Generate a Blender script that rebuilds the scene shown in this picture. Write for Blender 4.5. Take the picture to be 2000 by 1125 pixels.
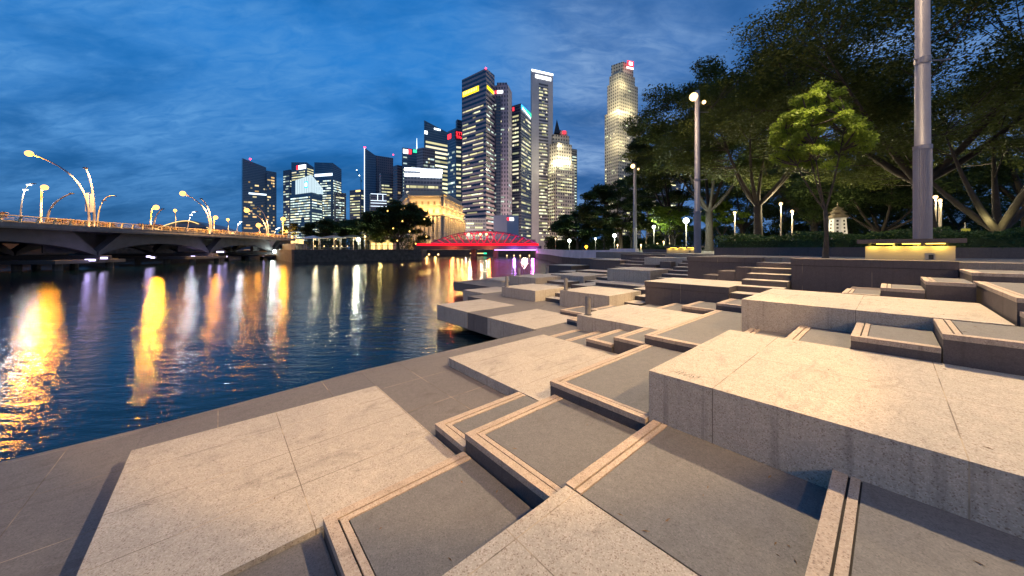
import bpy, math, random
import numpy as np
from mathutils import Vector, Matrix

for o in list(bpy.data.objects):
    bpy.data.objects.remove(o)
SC = bpy.context.scene
COL = SC.collection
random.seed(7)
RNG = np.random.default_rng(7)

# ------------------------------------------------------------------ camera
F, HY, EYE = 650.0, 486.0, 2.2          # focal length in photo pixels, horizon row, eye height over the quay
cam_d = bpy.data.cameras.new("camera")
cam = bpy.data.objects.new("camera", cam_d)
COL.objects.link(cam)
cam.location = (0, 0, EYE)
cam.rotation_euler = (math.radians(90), 0, 0)
cam_d.sensor_width = 36
cam_d.lens = 36 * F / 2000.0
cam_d.shift_y = -(562.5 - HY) / 2000.0
cam_d.clip_start = 0.05
cam_d.clip_end = 9000
SC.camera = cam

# ------------------------------------------------------------------ colour management / render
SC.view_settings.view_transform = 'Standard'
SC.view_settings.look = 'None'
SC.view_settings.exposure = 0.0
SC.view_settings.gamma = 1.0
SC.render.engine = 'CYCLES'
SC.cycles.use_denoising = True
SC.cycles.max_bounces = 5
SC.cycles.diffuse_bounces = 2
SC.cycles.glossy_bounces = 3
SC.cycles.transmission_bounces = 2
SC.cycles.sample_clamp_indirect = 4.0
SC.cycles.sample_clamp_direct = 0.0
SC.cycles.caustics_reflective = False
SC.cycles.caustics_refractive = False


# ------------------------------------------------------------------ node helper
def nd(nt, kind, ins=None, **props):
    n = nt.nodes.new(kind)
    for k, v in props.items():
        setattr(n, k, v)
    for k, v in (ins or {}).items():
        s = n.inputs[k]
        if isinstance(v, bpy.types.NodeSocket):
            nt.links.new(v, s)
        else:
            s.default_value = v
    return n


def mth(nt, op, a, b=None, c=None, clamp=False):
    ins = {0: a}
    if b is not None:
        ins[1] = b
    if c is not None:
        ins[2] = c
    return nd(nt, 'ShaderNodeMath', ins, operation=op, use_clamp=clamp).outputs[0]


def ramp(nt, fac, stops, interp='LINEAR'):
    n = nd(nt, 'ShaderNodeValToRGB', {0: fac})
    n.color_ramp.interpolation = interp
    els = n.color_ramp.elements
    while len(els) < len(stops):
        els.new(0.5)
    for e, (p, c) in zip(els, stops):
        e.position = p
        e.color = (c, c, c, 1) if isinstance(c, (int, float)) else (*c, 1)
    return n.outputs[0]


def mixc(nt, fac, a, b, mode='MIX'):
    n = nd(nt, 'ShaderNodeMix', data_type='RGBA', blend_type=mode)
    for s, v in ((n.inputs[0], fac), (n.inputs[6], a), (n.inputs[7], b)):
        if isinstance(v, bpy.types.NodeSocket):
            nt.links.new(v, s)
        elif isinstance(v, (int, float)):
            s.default_value = v
        else:
            s.default_value = (*v, 1)
    return n.outputs[2]


# ------------------------------------------------------------------ dusk sky
W = bpy.data.worlds.new("World")
SC.world = W
W.use_nodes = True
nt = W.node_tree
nt.nodes.clear()
tc = nd(nt, 'ShaderNodeTexCoord').outputs['Generated']
sep = nd(nt, 'ShaderNodeSeparateXYZ', {0: tc})
zc = mth(nt, 'MAXIMUM', sep.outputs[2], 0.0)
zden = mth(nt, 'ADD', zc, 0.30)
# clouds projected on a high layer
px_ = mth(nt, 'DIVIDE', sep.outputs[0], zden)
py_ = mth(nt, 'DIVIDE', sep.outputs[1], zden)
plane = nd(nt, 'ShaderNodeCombineXYZ', {0: px_, 1: py_, 2: 0.0}).outputs[0]
mp = nd(nt, 'ShaderNodeMapping', {0: plane, 'Rotation': (0, 0, math.radians(-52)), 'Scale': (1.1, 1.9, 1)}).outputs[0]
n1 = nd(nt, 'ShaderNodeTexNoise', {'Vector': mp, 'Scale': 1.25, 'Detail': 9.0, 'Roughness': 0.55, 'Distortion': 0.35}).outputs[0]
mp2 = nd(nt, 'ShaderNodeMapping', {0: plane, 'Rotation': (0, 0, math.radians(-38)), 'Scale': (2.2, 5.5, 1), 'Location': (3.1, 1.7, 0)}).outputs[0]
n2 = nd(nt, 'ShaderNodeTexNoise', {'Vector': mp2, 'Scale': 1.5, 'Detail': 7.0, 'Roughness': 0.6, 'Distortion': 0.6}).outputs[0]
n3 = nd(nt, 'ShaderNodeTexNoise', {'Vector': plane, 'Scale': 0.42, 'Detail': 2.0, 'Roughness': 0.5}).outputs[0]
base = ramp(nt, zc, [(0.0, (0.030, 0.120, 0.290)), (0.10, (0.022, 0.135, 0.370)), (0.26, (0.018, 0.172, 0.520)),
                     (0.45, (0.012, 0.200, 0.630)), (1.0, (0.004, 0.10, 0.38))])
c1 = ramp(nt, n1, [(0.34, 0.0), (0.62, 1.0)], 'EASE')
c2 = ramp(nt, n2, [(0.44, 0.0), (0.78, 1.0)], 'EASE')
cl = mth(nt, 'MULTIPLY', mth(nt, 'ADD', mth(nt, 'MULTIPLY', c1, 0.75), mth(nt, 'MULTIPLY', c2, 0.55)), ramp(nt, n3, [(0.3, 0.35), (0.65, 1.0)]), clamp=True)
n4 = nd(nt, 'ShaderNodeTexNoise', {'Vector': mp2, 'Scale': 4.2, 'Detail': 5.0, 'Roughness': 0.6, 'Distortion': 0.8}).outputs[0]
cl = mth(nt, 'MULTIPLY', cl, ramp(nt, n4, [(0.32, 0.45), (0.62, 1.15)]))
cl = mth(nt, 'MULTIPLY', cl, ramp(nt, zc, [(0.0, 0.12), (0.16, 0.85), (0.4, 1.0)]))
# heavier slate cloud towards the right
side = ramp(nt, mth(nt, 'MULTIPLY', mth(nt, 'ADD', sep.outputs[0], 1.0), 0.5), [(0.40, 0.0), (0.62, 1.0)], 'EASE')
grey = mixc(nt, mth(nt, 'MULTIPLY', side, 0.70), base, (0.046, 0.140, 0.380))
dark = ramp(nt, n1, [(0.30, 0.72), (0.52, 1.0)])
grey = mixc(nt, 1.0, grey, dark, 'MULTIPLY')
cloudcol = mixc(nt, side, (0.120, 0.350, 0.720), (0.290, 0.460, 0.740))
skyc = mixc(nt, mth(nt, 'MULTIPLY', cl, 0.92), grey, cloudcol)
below = ramp(nt, mth(nt, 'ADD', mth(nt, 'MULTIPLY', sep.outputs[2], 5.0), 0.5), [(0.35, 0.25), (0.5, 1.0)])
skyc = mixc(nt, 1.0, skyc, below, 'MULTIPLY')
bg = nd(nt, 'ShaderNodeBackground', {0: skyc, 1: 1.0})
nd(nt, 'ShaderNodeOutputWorld', {0: bg.outputs[0]})


# ------------------------------------------------------------------ frames
GA = math.atan2(650, 740)               # heading of the terrace grid
CA, SA = math.cos(GA), math.sin(GA)


def UV(u, v, z=0.0):
    return Vector((u * CA - v * SA, u * SA + v * CA, z))


def P(x, y, Y):
    """point seen at photo pixel (x, y) at distance Y"""
    return Vector(((x - 1000) / F * Y, Y, EYE + (HY - y) / F * Y))


def PX(x, Y):
    return (x - 1000) / F * Y


def PZ(y, Y):
    return EYE + (HY - y) / F * Y


# ------------------------------------------------------------------ materials
MATS = {}


def newmat(name):
    m = bpy.data.materials.new(name)
    m.use_nodes = True
    m.node_tree.nodes.clear()
    MATS[name] = m
    return m, m.node_tree


def out(nt, sh):
    nd(nt, 'ShaderNodeOutputMaterial', {0: sh})


def plain(name, col, rough=0.6, metal=0.0, var=0.15, scale=3.0, bump=0.0, spec=0.5):
    m, nt = newmat(name)
    pos = nd(nt, 'ShaderNodeNewGeometry').outputs['Position']
    no = nd(nt, 'ShaderNodeTexNoise', {'Vector': pos, 'Scale': scale, 'Detail': 6.0, 'Roughness': 0.6}).outputs[0]
    f = ramp(nt, no, [(0.25, 1.0 - var), (0.75, 1.0 + var)])
    c = mixc(nt, 1.0, col, f, 'MULTIPLY')
    ins = {'Base Color': c, 'Roughness': rough, 'Metallic': metal, 'Specular IOR Level': spec}
    if bump:
        ins['Normal'] = nd(nt, 'ShaderNodeBump', {'Strength': bump, 'Distance': 0.02, 'Height': no}).outputs[0]
    out(nt, nd(nt, 'ShaderNodeBsdfPrincipled', ins).outputs[0])
    return m


def emis(name, col, strength):
    m, nt = newmat(name)
    out(nt, nd(nt, 'ShaderNodeEmission', {0: (*col, 1), 1: strength}).outputs[0])
    return m


def granite(name, col, speck_dark, speck_light, tile=None, stain=0.22, amount=1.0, seam=0.55, sx=0.0, sy=0.0):
    """honed granite: crystals, cloudy weathering, water stains and thin mortar seams on the block's own grid"""
    m, nt = newmat(name)
    g = nd(nt, 'ShaderNodeNewGeometry')
    pos = g.outputs['Position']
    ob = nd(nt, 'ShaderNodeTexCoord').outputs['Object']
    v1 = nd(nt, 'ShaderNodeTexVoronoi', {'Vector': pos, 'Scale': 135.0, 'Randomness': 1.0})
    sepc = nd(nt, 'ShaderNodeSeparateColor', {0: v1.outputs['Color']})
    dk = ramp(nt, sepc.outputs[0], [(0.0, 1.0), (0.10, 0.9), (0.13, 0.0)])
    lt = ramp(nt, sepc.outputs[1], [(0.80, 0.0), (0.85, 1.0)])
    fine = nd(nt, 'ShaderNodeTexNoise', {'Vector': pos, 'Scale': 60.0, 'Detail': 5.0, 'Roughness': 0.75}).outputs[0]
    c = mixc(nt, 1.0, col, ramp(nt, fine, [(0.3, 0.80), (0.7, 1.18)]), 'MULTIPLY')
    c = mixc(nt, mth(nt, 'MULTIPLY', dk, 0.6 * amount), c, speck_dark)
    c = mixc(nt, mth(nt, 'MULTIPLY', lt, 0.45 * amount), c, speck_light)
    mot = nd(nt, 'ShaderNodeTexNoise', {'Vector': pos, 'Scale': 13.0, 'Detail': 4.0, 'Roughness': 0.7}).outputs[0]
    c = mixc(nt, 1.0, c, ramp(nt, mot, [(0.3, 0.90), (0.7, 1.08)]), 'MULTIPLY')
    # broad blotches and long dirty streaks
    b1 = nd(nt, 'ShaderNodeTexNoise', {'Vector': pos, 'Scale': 1.3, 'Detail': 7.0, 'Roughness': 0.65, 'Distortion': 0.8}).outputs[0]
    c = mixc(nt, 1.0, c, ramp(nt, b1, [(0.28, 1.0 - stain * 0.42), (0.72, 1.0 + stain * 0.25)]), 'MULTIPLY')
    nz = nd(nt, 'ShaderNodeSeparateXYZ', {0: g.outputs['Normal']}).outputs[2]
    topm = ramp(nt, mth(nt, 'ABSOLUTE', nz), [(0.5, 0.0), (0.8, 1.0)])
    mpp = nd(nt, 'ShaderNodeMapping', {0: ob, 'Scale': (0.8, 2.4, 0.6)}).outputs[0]
    st = nd(nt, 'ShaderNodeTexNoise', {'Vector': mpp, 'Scale': 1.4, 'Detail': 6.0, 'Roughness': 0.7, 'Distortion': 1.2}).outputs[0]
    c = mixc(nt, mth(nt, 'MULTIPLY', mth(nt, 'MULTIPLY', topm, ramp(nt, st, [(0.54, 0.0), (0.70, 1.0)])), stain * 1.15), c, (0.07, 0.055, 0.04))
    # vertical faces: rain runs
    vert = ramp(nt, mth(nt, 'ABSOLUTE', nz), [(0.3, 1.0), (0.6, 0.0)])
    mpv = nd(nt, 'ShaderNodeMapping', {0: pos, 'Scale': (11.0, 11.0, 0.45)}).outputs[0]
    rn = nd(nt, 'ShaderNodeTexNoise', {'Vector': mpv, 'Scale': 1.0, 'Detail': 5.0, 'Roughness': 0.6}).outputs[0]
    c = mixc(nt, mth(nt, 'MULTIPLY', mth(nt, 'MULTIPLY', vert, ramp(nt, rn, [(0.55, 0.0), (0.75, 1.0)])), 0.5), c, (0.06, 0.045, 0.04))
    if tile:
        so = nd(nt, 'ShaderNodeSeparateXYZ', {0: ob})
        mask = None
        for ax, (t, s0) in enumerate(((tile[0], sx), (tile[1], sy))):
            if not t:
                continue
            q = mth(nt, 'FRACT', mth(nt, 'DIVIDE', mth(nt, 'ADD', so.outputs[ax], 100 * t + s0 + 0.017), t))
            d = mth(nt, 'MULTIPLY', mth(nt, 'MINIMUM', q, mth(nt, 'SUBTRACT', 1.0, q)), t)
            k = mth(nt, 'LESS_THAN', d, 0.0038)
            mask = k if mask is None else mth(nt, 'MAXIMUM', mask, k)
        wob = nd(nt, 'ShaderNodeTexNoise', {'Vector': pos, 'Scale': 2.3, 'Detail': 3.0}).outputs[0]
        sc_ = mixc(nt, ramp(nt, wob, [(0.45, 0.0), (0.6, 1.0)]), (0.10, 0.075, 0.05), (0.42, 0.33, 0.22))
        c = mixc(nt, mth(nt, 'MULTIPLY', mask, seam), c, sc_)
    rgh = ramp(nt, b1, [(0.3, 0.62), (0.7, 0.85)])
    bmp = nd(nt, 'ShaderNodeBump', {'Strength': 0.45, 'Distance': 0.005, 'Height': mth(nt, 'ADD', fine, mth(nt, 'MULTIPLY', dk, -0.5))}).outputs[0]
    out(nt, nd(nt, 'ShaderNodeBsdfPrincipled', {'Base Color': c, 'Roughness': rgh, 'Normal': bmp, 'Specular IOR Level': 0.35}).outputs[0])
    return m


LG = granite('light_granite', (0.425, 0.375, 0.308), (0.16, 0.10, 0.07), (0.62, 0.55, 0.48), (1.30, 0.66), stain=0.34, seam=0.8)
LGB = granite('light_granite_block', (0.435, 0.38, 0.305), (0.17, 0.10, 0.06), (0.64, 0.56, 0.47), (1.32, 1.37), stain=0.28, seam=0.8)
RIMG = granite('rim_granite', (0.44, 0.345, 0.26), (0.15, 0.09, 0.06), (0.56, 0.48, 0.38), None, stain=0.2)
DG = granite('dark_granite_floor', (0.146, 0.141, 0.138), (0.07, 0.066, 0.065), (0.23, 0.22, 0.21), None, stain=0.2, amount=0.7)
DW = granite('dark_granite_wall', (0.105, 0.086, 0.082), (0.05, 0.043, 0.043), (0.15, 0.13, 0.12), (1.5, 1.37), stain=0.2, amount=0.7, seam=0.7)
QG = granite('quay_granite', (0.155, 0.140, 0.132), (0.07, 0.062, 0.06), (0.22, 0.20, 0.185), (1.30, 0.98), stain=0.34, amount=0.8, sy=-0.4, seam=0.85)
GROOVE = plain('groove_shadow', (0.03, 0.024, 0.02), 0.9)
STEEL = plain('brushed_steel', (0.42, 0.38, 0.33), 0.38, 0.9, 0.12, 20)
POLE = plain('painted_pole', (0.27, 0.25, 0.27), 0.45, 0.2, 0.10, 4)
POLEW = plain('cream_pole', (0.42, 0.36, 0.28), 0.5, 0.1, 0.10, 4)
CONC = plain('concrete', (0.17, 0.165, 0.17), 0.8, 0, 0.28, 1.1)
CONCL = plain('pale_concrete', (0.62, 0.58, 0.60), 0.75, 0, 0.16, 0.8)
GRASS = plain('grass', (0.030, 0.052, 0.014), 0.9, 0, 0.5, 4.0)
EARTH = plain('earth', (0.05, 0.045, 0.04), 0.9, 0, 0.3, 0.3)
PLAZA = granite('plaza_paving', (0.200, 0.178, 0.158), (0.09, 0.08, 0.07), (0.30, 0.27, 0.24), (1.3, 1.3), stain=0.15)
ROCK = plain('old_quay_stone', (0.075, 0.062, 0.052), 0.9, 0, 0.5, 1.4, bump=0.5)
BARK = plain('bark', (0.046, 0.036, 0.027), 0.9, 0, 0.35, 5.0, bump=0.6)
DARKM = plain('dark_metal', (0.04, 0.04, 0.045), 0.4, 0.6)
REDP = plain('red_steel', (0.50, 0.02, 0.035), 0.5)
WHITEP = plain('white_paint', (0.72, 0.68, 0.62), 0.55, 0, 0.08)
TILE_R = plain('roof_tile', (0.30, 0.12, 0.07), 0.7)
SAND = plain('sandstone', (0.46, 0.38, 0.28), 0.8, 0, 0.15, 0.6)

E_SOD = emis('sodium_lens', (1.0, 0.45, 0.09), 4.5)
E_WARM = emis('warm_lens', (1.0, 0.66, 0.28), 4)
E_WHITE = emis('white_lens', (0.92, 1.0, 0.90), 8)
E_YEL = emis('led_strip', (1.0, 0.62, 0.08), 9)
E_GOLD = emis('gold_glow', (1.0, 0.56, 0.12), 5)
E_GOLD2 = emis('window_gold', (1.0, 0.66, 0.24), 2.2)
E_RED = emis('red_sign', (1.0, 0.03, 0.05), 3)
E_REDL = emis('red_beacon', (1.0, 0.02, 0.05), 14)
E_WS = emis('white_sign', (0.9, 0.96, 1.0), 4)
E_YS = emis('yellow_sign', (1.0, 0.70, 0.02), 2.2)
E_BS = emis('blue_sign', (0.05, 0.45, 1.0), 2.2)
E_GS = emis('green_sign', (0.05, 0.9, 0.45), 1.6)
E_VIO = emis('violet_strip', (0.45, 0.25, 1.0), 9)
E_BAND = emis('cool_band', (0.72, 0.86, 1.0), 2.6)
E_CROWN = emis('lit_glass_crown', (0.62, 0.80, 0.88), 1.15)
E_CAR = emis('head_light', (1.0, 0.85, 0.6), 12)
E_ORANGE = emis('orange_lens', (1.0, 0.40, 0.02), 8)


def window_mat():
    m, nt = newmat('lit_window')
    a = nd(nt, 'ShaderNodeAttribute', attribute_name='Col').outputs['Color']
    out(nt, nd(nt, 'ShaderNodeEmission', {0: a, 1: 1.0}).outputs[0])
    return m


WIN = window_mat()


def facade(name, wall, glass, fh, bw, fv, fb, rough=0.25, vert_only=False):
    """storeys and bays measured in metres on the building's own UV map"""
    m, nt = newmat(name)
    uv = nd(nt, 'ShaderNodeUVMap', uv_map='UV').outputs[0]
    s = nd(nt, 'ShaderNodeSeparateXYZ', {0: uv})
    a = mth(nt, 'LESS_THAN', mth(nt, 'FRACT', mth(nt, 'DIVIDE', s.outputs[1], fh)), fv)
    b = mth(nt, 'LESS_THAN', mth(nt, 'FRACT', mth(nt, 'DIVIDE', s.outputs[0], bw)), fb)
    mask = mth(nt, 'MULTIPLY', a, b)
    no = nd(nt, 'ShaderNodeTexNoise', {'Vector': uv, 'Scale': 0.05, 'Detail': 5.0}).outputs[0]
    wl = mixc(nt, 1.0, wall, ramp(nt, no, [(0.3, 0.85), (0.7, 1.15)]), 'MULTIPLY')
    c = mixc(nt, mask, wl, glass)
    r = mth(nt, 'SUBTRACT', 0.7, mth(nt, 'MULTIPLY', mask, 0.7 - rough))
    out(nt, nd(nt, 'ShaderNodeBsdfPrincipled', {'Base Color': c, 'Roughness': r, 'Specular IOR Level': 0.8}).outputs[0])
    return m


FC_DARK = facade('dark_glass_facade', (0.085, 0.095, 0.125), (0.03, 0.04, 0.065), 4.0, 3.0, 0.6, 0.92, 0.2)
FC_TEAL = facade('blue_glass_facade', (0.09, 0.16, 0.22), (0.035, 0.085, 0.14), 4.0, 1.6, 0.75, 0.9, 0.15)
FC_RIB = facade('ribbon_facade', (0.36, 0.28, 0.28), (0.014, 0.022, 0.045), 5.6, 60.0, 0.52, 2.0, 0.2)
FC_PINK = facade('pink_grid_facade', (0.42, 0.36, 0.42), (0.03, 0.035, 0.06), 5.4, 3.6, 0.55, 0.42, 0.3)
FC_GREY = facade('pale_slab_facade', (0.50, 0.47, 0.49), (0.49, 0.46, 0.48), 5.0, 5.0, 0.5, 0.5, 0.6)
FC_BEIGE = facade('beige_punched_facade', (0.44, 0.39, 0.31), (0.015, 0.015, 0.02), 5.2, 4.2, 0.50, 0.5, 0.3)
FC_OLD = facade('grey_office_facade', (0.22, 0.23, 0.25), (0.05, 0.06, 0.08), 4.0, 3.0, 0.55, 0.8, 0.4)
FC_BROWN = facade('brown_tower_facade', (0.26, 0.19, 0.20), (0.05, 0.05, 0.08), 4.2, 3.2, 0.5, 0.55, 0.3)
FC_STONE = facade('hotel_facade', (0.48, 0.40, 0.30), (0.16, 0.11, 0.05), 5.0, 3.4, 0.5, 0.34, 0.5)


def leafmat(name, col, trans=0.35):
    m, nt = newmat(name)
    pos = nd(nt, 'ShaderNodeNewGeometry').outputs['Position']
    rnd = nd(nt, 'ShaderNodeTexNoise', {'Vector': pos, 'Scale': 0.9, 'Detail': 6.0, 'Roughness': 0.8}).outputs[0]
    c = mixc(nt, 1.0, col, ramp(nt, rnd, [(0.3, 0.55), (0.7, 1.5)]), 'MULTIPLY')
    d = nd(nt, 'ShaderNodeBsdfPrincipled', {'Base Color': c, 'Roughness': 0.6, 'Specular IOR Level': 0.25})
    t = nd(nt, 'ShaderNodeBsdfTranslucent', {0: c})
    out(nt, nd(nt, 'ShaderNodeMixShader', {0: trans, 1: d.outputs[0], 2: t.outputs[0]}).outputs[0])
    return m


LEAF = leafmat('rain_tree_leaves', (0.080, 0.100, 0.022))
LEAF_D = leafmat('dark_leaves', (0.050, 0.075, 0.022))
LEAF_B = leafmat('young_tree_leaves', (0.165, 0.235, 0.028), 0.45)
LEAF_H = leafmat('hedge_leaves', (0.060, 0.105, 0.030))


def watermat():
    m, nt = newmat('river_water')
    pos = nd(nt, 'ShaderNodeNewGeometry').outputs['Position']
    ma = nd(nt, 'ShaderNodeMapping', {0: pos, 'Rotation': (0, 0, math.radians(25)), 'Scale': (0.8, 2.4, 1.0)}).outputs[0]
    a = nd(nt, 'ShaderNodeTexNoise', {'Vector': ma, 'Scale': 1.6, 'Detail': 3.0, 'Roughness': 0.5, 'Distortion': 0.6}).outputs[0]
    b = nd(nt, 'ShaderNodeTexNoise', {'Vector': ma, 'Scale': 8.5, 'Detail': 3.0, 'Roughness': 0.55, 'Distortion': 1.0}).outputs[0]
    c = nd(nt, 'ShaderNodeTexNoise', {'Vector': ma, 'Scale': 0.55, 'Detail': 2.0, 'Roughness': 0.5, 'Distortion': 0.5}).outputs[0]
    h = mth(nt, 'ADD', mth(nt, 'MULTIPLY', a, 0.95), mth(nt, 'MULTIPLY', b, 0.20))
    h = mth(nt, 'ADD', h, mth(nt, 'MULTIPLY', c, 1.5))
    bmp = nd(nt, 'ShaderNodeBump', {'Strength': 0.145, 'Distance': 0.16, 'Height': h}).outputs[0]
    out(nt, nd(nt, 'ShaderNodeBsdfPrincipled', {'Base Color': (0.002, 0.010, 0.016, 1), 'Roughness': 0.05, 'IOR': 1.33,
                                                'Specular IOR Level': 0.5, 'Normal': bmp}).outputs[0])
    return m


WATER = watermat()


# ------------------------------------------------------------------ mesh builder
class MB:
    def __init__(self):
        self.v, self.f, self.m, self.uv, self.col = [], [], [], [], []

    def face(self, pts, mat=0, uv=None, col=None):
        n = len(self.v)
        self.v += [tuple(p) for p in pts]
        self.f.append(tuple(range(n, n + len(pts))))
        self.m.append(mat)
        self.uv.append(uv or [(0, 0)] * len(pts))
        self.col.append(col or (1, 1, 1))

    def prism(self, poly, z0, z1, mat=0, top=None, bottom=True):
        """counter-clockwise polygon; z1 may be a list of heights"""
        zt = z1 if isinstance(z1, (list, tuple)) else [z1] * len(poly)
        n = len(poly)
        self.face([(p[0], p[1], z) for p, z in zip(poly, zt)], mat if top is None else top, [(p[0], p[1]) for p in poly])
        if bottom:
            self.face([(p[0], p[1], z0) for p in reversed(poly)], mat)
        acc = 0
        for i in range(n):
            j = (i + 1) % n
            p, q = poly[i], poly[j]
            L = math.hypot(q[0] - p[0], q[1] - p[1])
            self.face([(p[0], p[1], z0), (q[0], q[1], z0), (q[0], q[1], zt[j]), (p[0], p[1], zt[i])], mat,
                      [(acc, 0), (acc + L, 0), (acc + L, zt[j] - z0), (acc, zt[i] - z0)])
            acc += L
        return self

    def box(self, x0, x1, y0, y1, z0, z1, mat=0, top=None):
        return self.prism([(x0, y0), (x1, y0), (x1, y1), (x0, y1)], z0, z1, mat, top)

    def obox(self, c, dx, dy, dz, rot=0, mat=0):
        """box centred on c (x, y), base at c.z"""
        cs, sn = math.cos(rot), math.sin(rot)
        q = [(c[0] + x * cs - y * sn, c[1] + x * sn + y * cs) for x, y in ((-dx / 2, -dy / 2), (dx / 2, -dy / 2), (dx / 2, dy / 2), (-dx / 2, dy / 2))]
        return self.prism(q, c[2], c[2] + dz, mat)

    def tube(self, pts, rad, n=8, mat=0, cap=True):
        pts = [Vector(p) for p in pts]
        if not isinstance(rad, (list, tuple)):
            rad = [rad] * len(pts)
        rings = []
        for i, p in enumerate(pts):
            t = (pts[min(i + 1, len(pts) - 1)] - pts[max(i - 1, 0)])
            if t.length < 1e-9:
                t = Vector((0, 0, 1))
            t.normalize()
            a = Vector((1, 0, 0)) if abs(t.z) > 0.9 else Vector((0, 0, 1))
            e1 = t.cross(a).normalized()
            e2 = t.cross(e1).normalized()
            rings.append([p + e1 * (math.cos(2 * math.pi * k / n) * rad[i]) + e2 * (math.sin(2 * math.pi * k / n) * rad[i]) for k in range(n)])
        b = len(self.v)
        for r in rings:
            self.v += [tuple(x) for x in r]
        for i in range(len(rings) - 1):
            for k in range(n):
                k2 = (k + 1) % n
                self.f.append((b + i * n + k, b + i * n + k2, b + (i + 1) * n + k2, b + (i + 1) * n + k))
                self.m.append(mat)
                self.uv.append([(0, 0)] * 4)
                self.col.append((1, 1, 1))
        if cap:
            for idx in (0, len(rings) - 1):
                self.f.append(tuple(b + idx * n + k for k in range(n)))
                self.m.append(mat)
                self.uv.append([(0, 0)] * n)
                self.col.append((1, 1, 1))
        return self

    def ball(self, c, r, n=10, mat=0, sz=1.0):
        rr = [max(0.001, math.sin(math.pi * i / 6)) * r for i in range(7)]
        pts = [(c[0], c[1], c[2] - math.cos(math.pi * i / 6) * r * sz) for i in range(7)]
        return self.tube(pts, rr, n, mat)

    def build(self, name, mats, parent=None, origin=None, rot=0.0, smooth=False, kind=None, local=False):
        me = bpy.data.meshes.new(name)
        v = np.array(self.v, dtype=np.float64).reshape(-1, 3)
        if origin is not None and not local:
            v = v - np.array(origin)
            if rot:
                c, s = math.cos(-rot), math.sin(-rot)
                v = np.column_stack((v[:, 0] * c - v[:, 1] * s, v[:, 0] * s + v[:, 1] * c, v[:, 2]))
        me.from_pydata([tuple(x) for x in v], [], self.f)
        for mt in (mats if isinstance(mats, (list, tuple)) else [mats]):
            me.materials.append(mt)
        me.polygons.foreach_set('material_index', self.m)
        if smooth:
            me.polygons.foreach_set('use_smooth', [True] * len(self.f))
        if any(any(q != (0, 0) for q in u) for u in self.uv):
            ul = me.uv_layers.new(name='UV')
            ul.data.foreach_set('uv', [c for u in self.uv for q in u for c in q])
        if any(c != (1, 1, 1) for c in self.col):
            ca = me.color_attributes.new('Col', 'FLOAT_COLOR', 'CORNER')
            ca.data.foreach_set('color', [x for c, f in zip(self.col, self.f) for _ in f for x in (*c, 1)])
        me.update()
        o = bpy.data.objects.new(name, me)
        COL.objects.link(o)
        if parent is not None:
            o.parent = parent
        else:
            if origin is not None:
                o.location = origin
            o.rotation_euler = (0, 0, rot)
        if kind:
            o['kind'] = kind
        return o


def thing(name, label, cat, loc, rot=0.0, group=None):
    o = bpy.data.objects.new(name, None)
    o.empty_display_size = 0.2
    COL.objects.link(o)
    o.location = loc
    o.rotation_euler = (0, 0, rot)
    o['label'] = label
    o['category'] = cat
    if group:
        o['group'] = group
    return o


def tag(o, label, cat, group=None, kind=None):
    o['label'] = label
    o['category'] = cat
    if group:
        o['group'] = group
    if kind:
        o['kind'] = kind
    return o


def light(name, loc, col, watts, radius=0.15, spot=None, target=None, blend=0.3, parent=None):
    d = bpy.data.lights.new(name, 'SPOT' if spot else 'POINT')
    d.color = col
    d.energy = watts
    d.shadow_soft_size = radius
    if spot:
        d.spot_size = math.radians(spot)
        d.spot_blend = blend
    o = bpy.data.objects.new(name, d)
    COL.objects.link(o)
    o.location = loc
    if target is not None:
        o.rotation_euler = (Vector(target) - Vector(loc)).to_track_quat('-Z', 'Y').to_euler()
    return o


WARM = (1.0, 0.725, 0.42)
SODIUM = (1.0, 0.36, 0.012)
COOL = (0.86, 1.0, 0.84)

# ================================================================== SETTING
# river
mb = MB()
mb.face([(-2500, -60, -0.78), (2500, -60, -0.78), (2500, 2600, -0.78), (-2500, 2600, -0.78)])
o = mb.build('water', WATER)
o['kind'] = 'structure'


def uvpoly(pts):
    return [tuple(UV(u, v)[:2]) for u, v in pts]


def struct(name, mb, mats, origin=None, rot=0):
    o = mb.build(name, mats, origin=origin, rot=rot)
    o['kind'] = 'structure'
    return o


# main quay deck (everything at the water level of the terrace)
q = [(1.885, -12), (30, -12), (30, 20.5), (22.0, 20.5), (22.0, 19.3), (11.72, 19.3), (11.72, 15.1), (9.78, 15.1), (9.78, 12.96),
     (8.65, 12.96), (8.65, 11.82), (6.45, 11.82), (6.45, 6.33), (1.885, 6.33)]
mb = MB()
mb.prism([(u, v) for u, v in q], -0.58, 0.0)
struct('quay', mb, QG, origin=None, rot=0)
o = bpy.data.objects['quay']
o.rotation_euler = (0, 0, GA)
mb = MB()
mb.prism([(3, -12), (30, -12), (30, 19), (14, 18), (13, 14), (8, 6), (3, 5.5)], -3, -0.585)
o = struct('quay_footing', mb, ROCK)
o.rotation_euler = (0, 0, GA)
mb = MB()
mb.face([(-0.72, 5.42, -0.1), (1.883, 5.42, -0.001), (1.883, 6.33, -0.001), (-0.72, 6.33, -0.1)])
mb.face([(-0.72, 6.33, -1.6), (-0.72, 6.33, -0.1), (1.883, 6.33, -0.001), (1.883, 6.33, -1.6)])
mb.prism([(-14, -6), (-0.722, -6), (-0.722, 6.33), (-14, 6.33)], -1.6, -0.1)
mb.prism([(-0.72, -6), (0.598, -6), (0.598, 2.945), (-0.72, 2.945)], -1.6, -0.02)
o = struct('lower_quay', mb, QG)
o.rotation_euler = (0, 0, GA)

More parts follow.
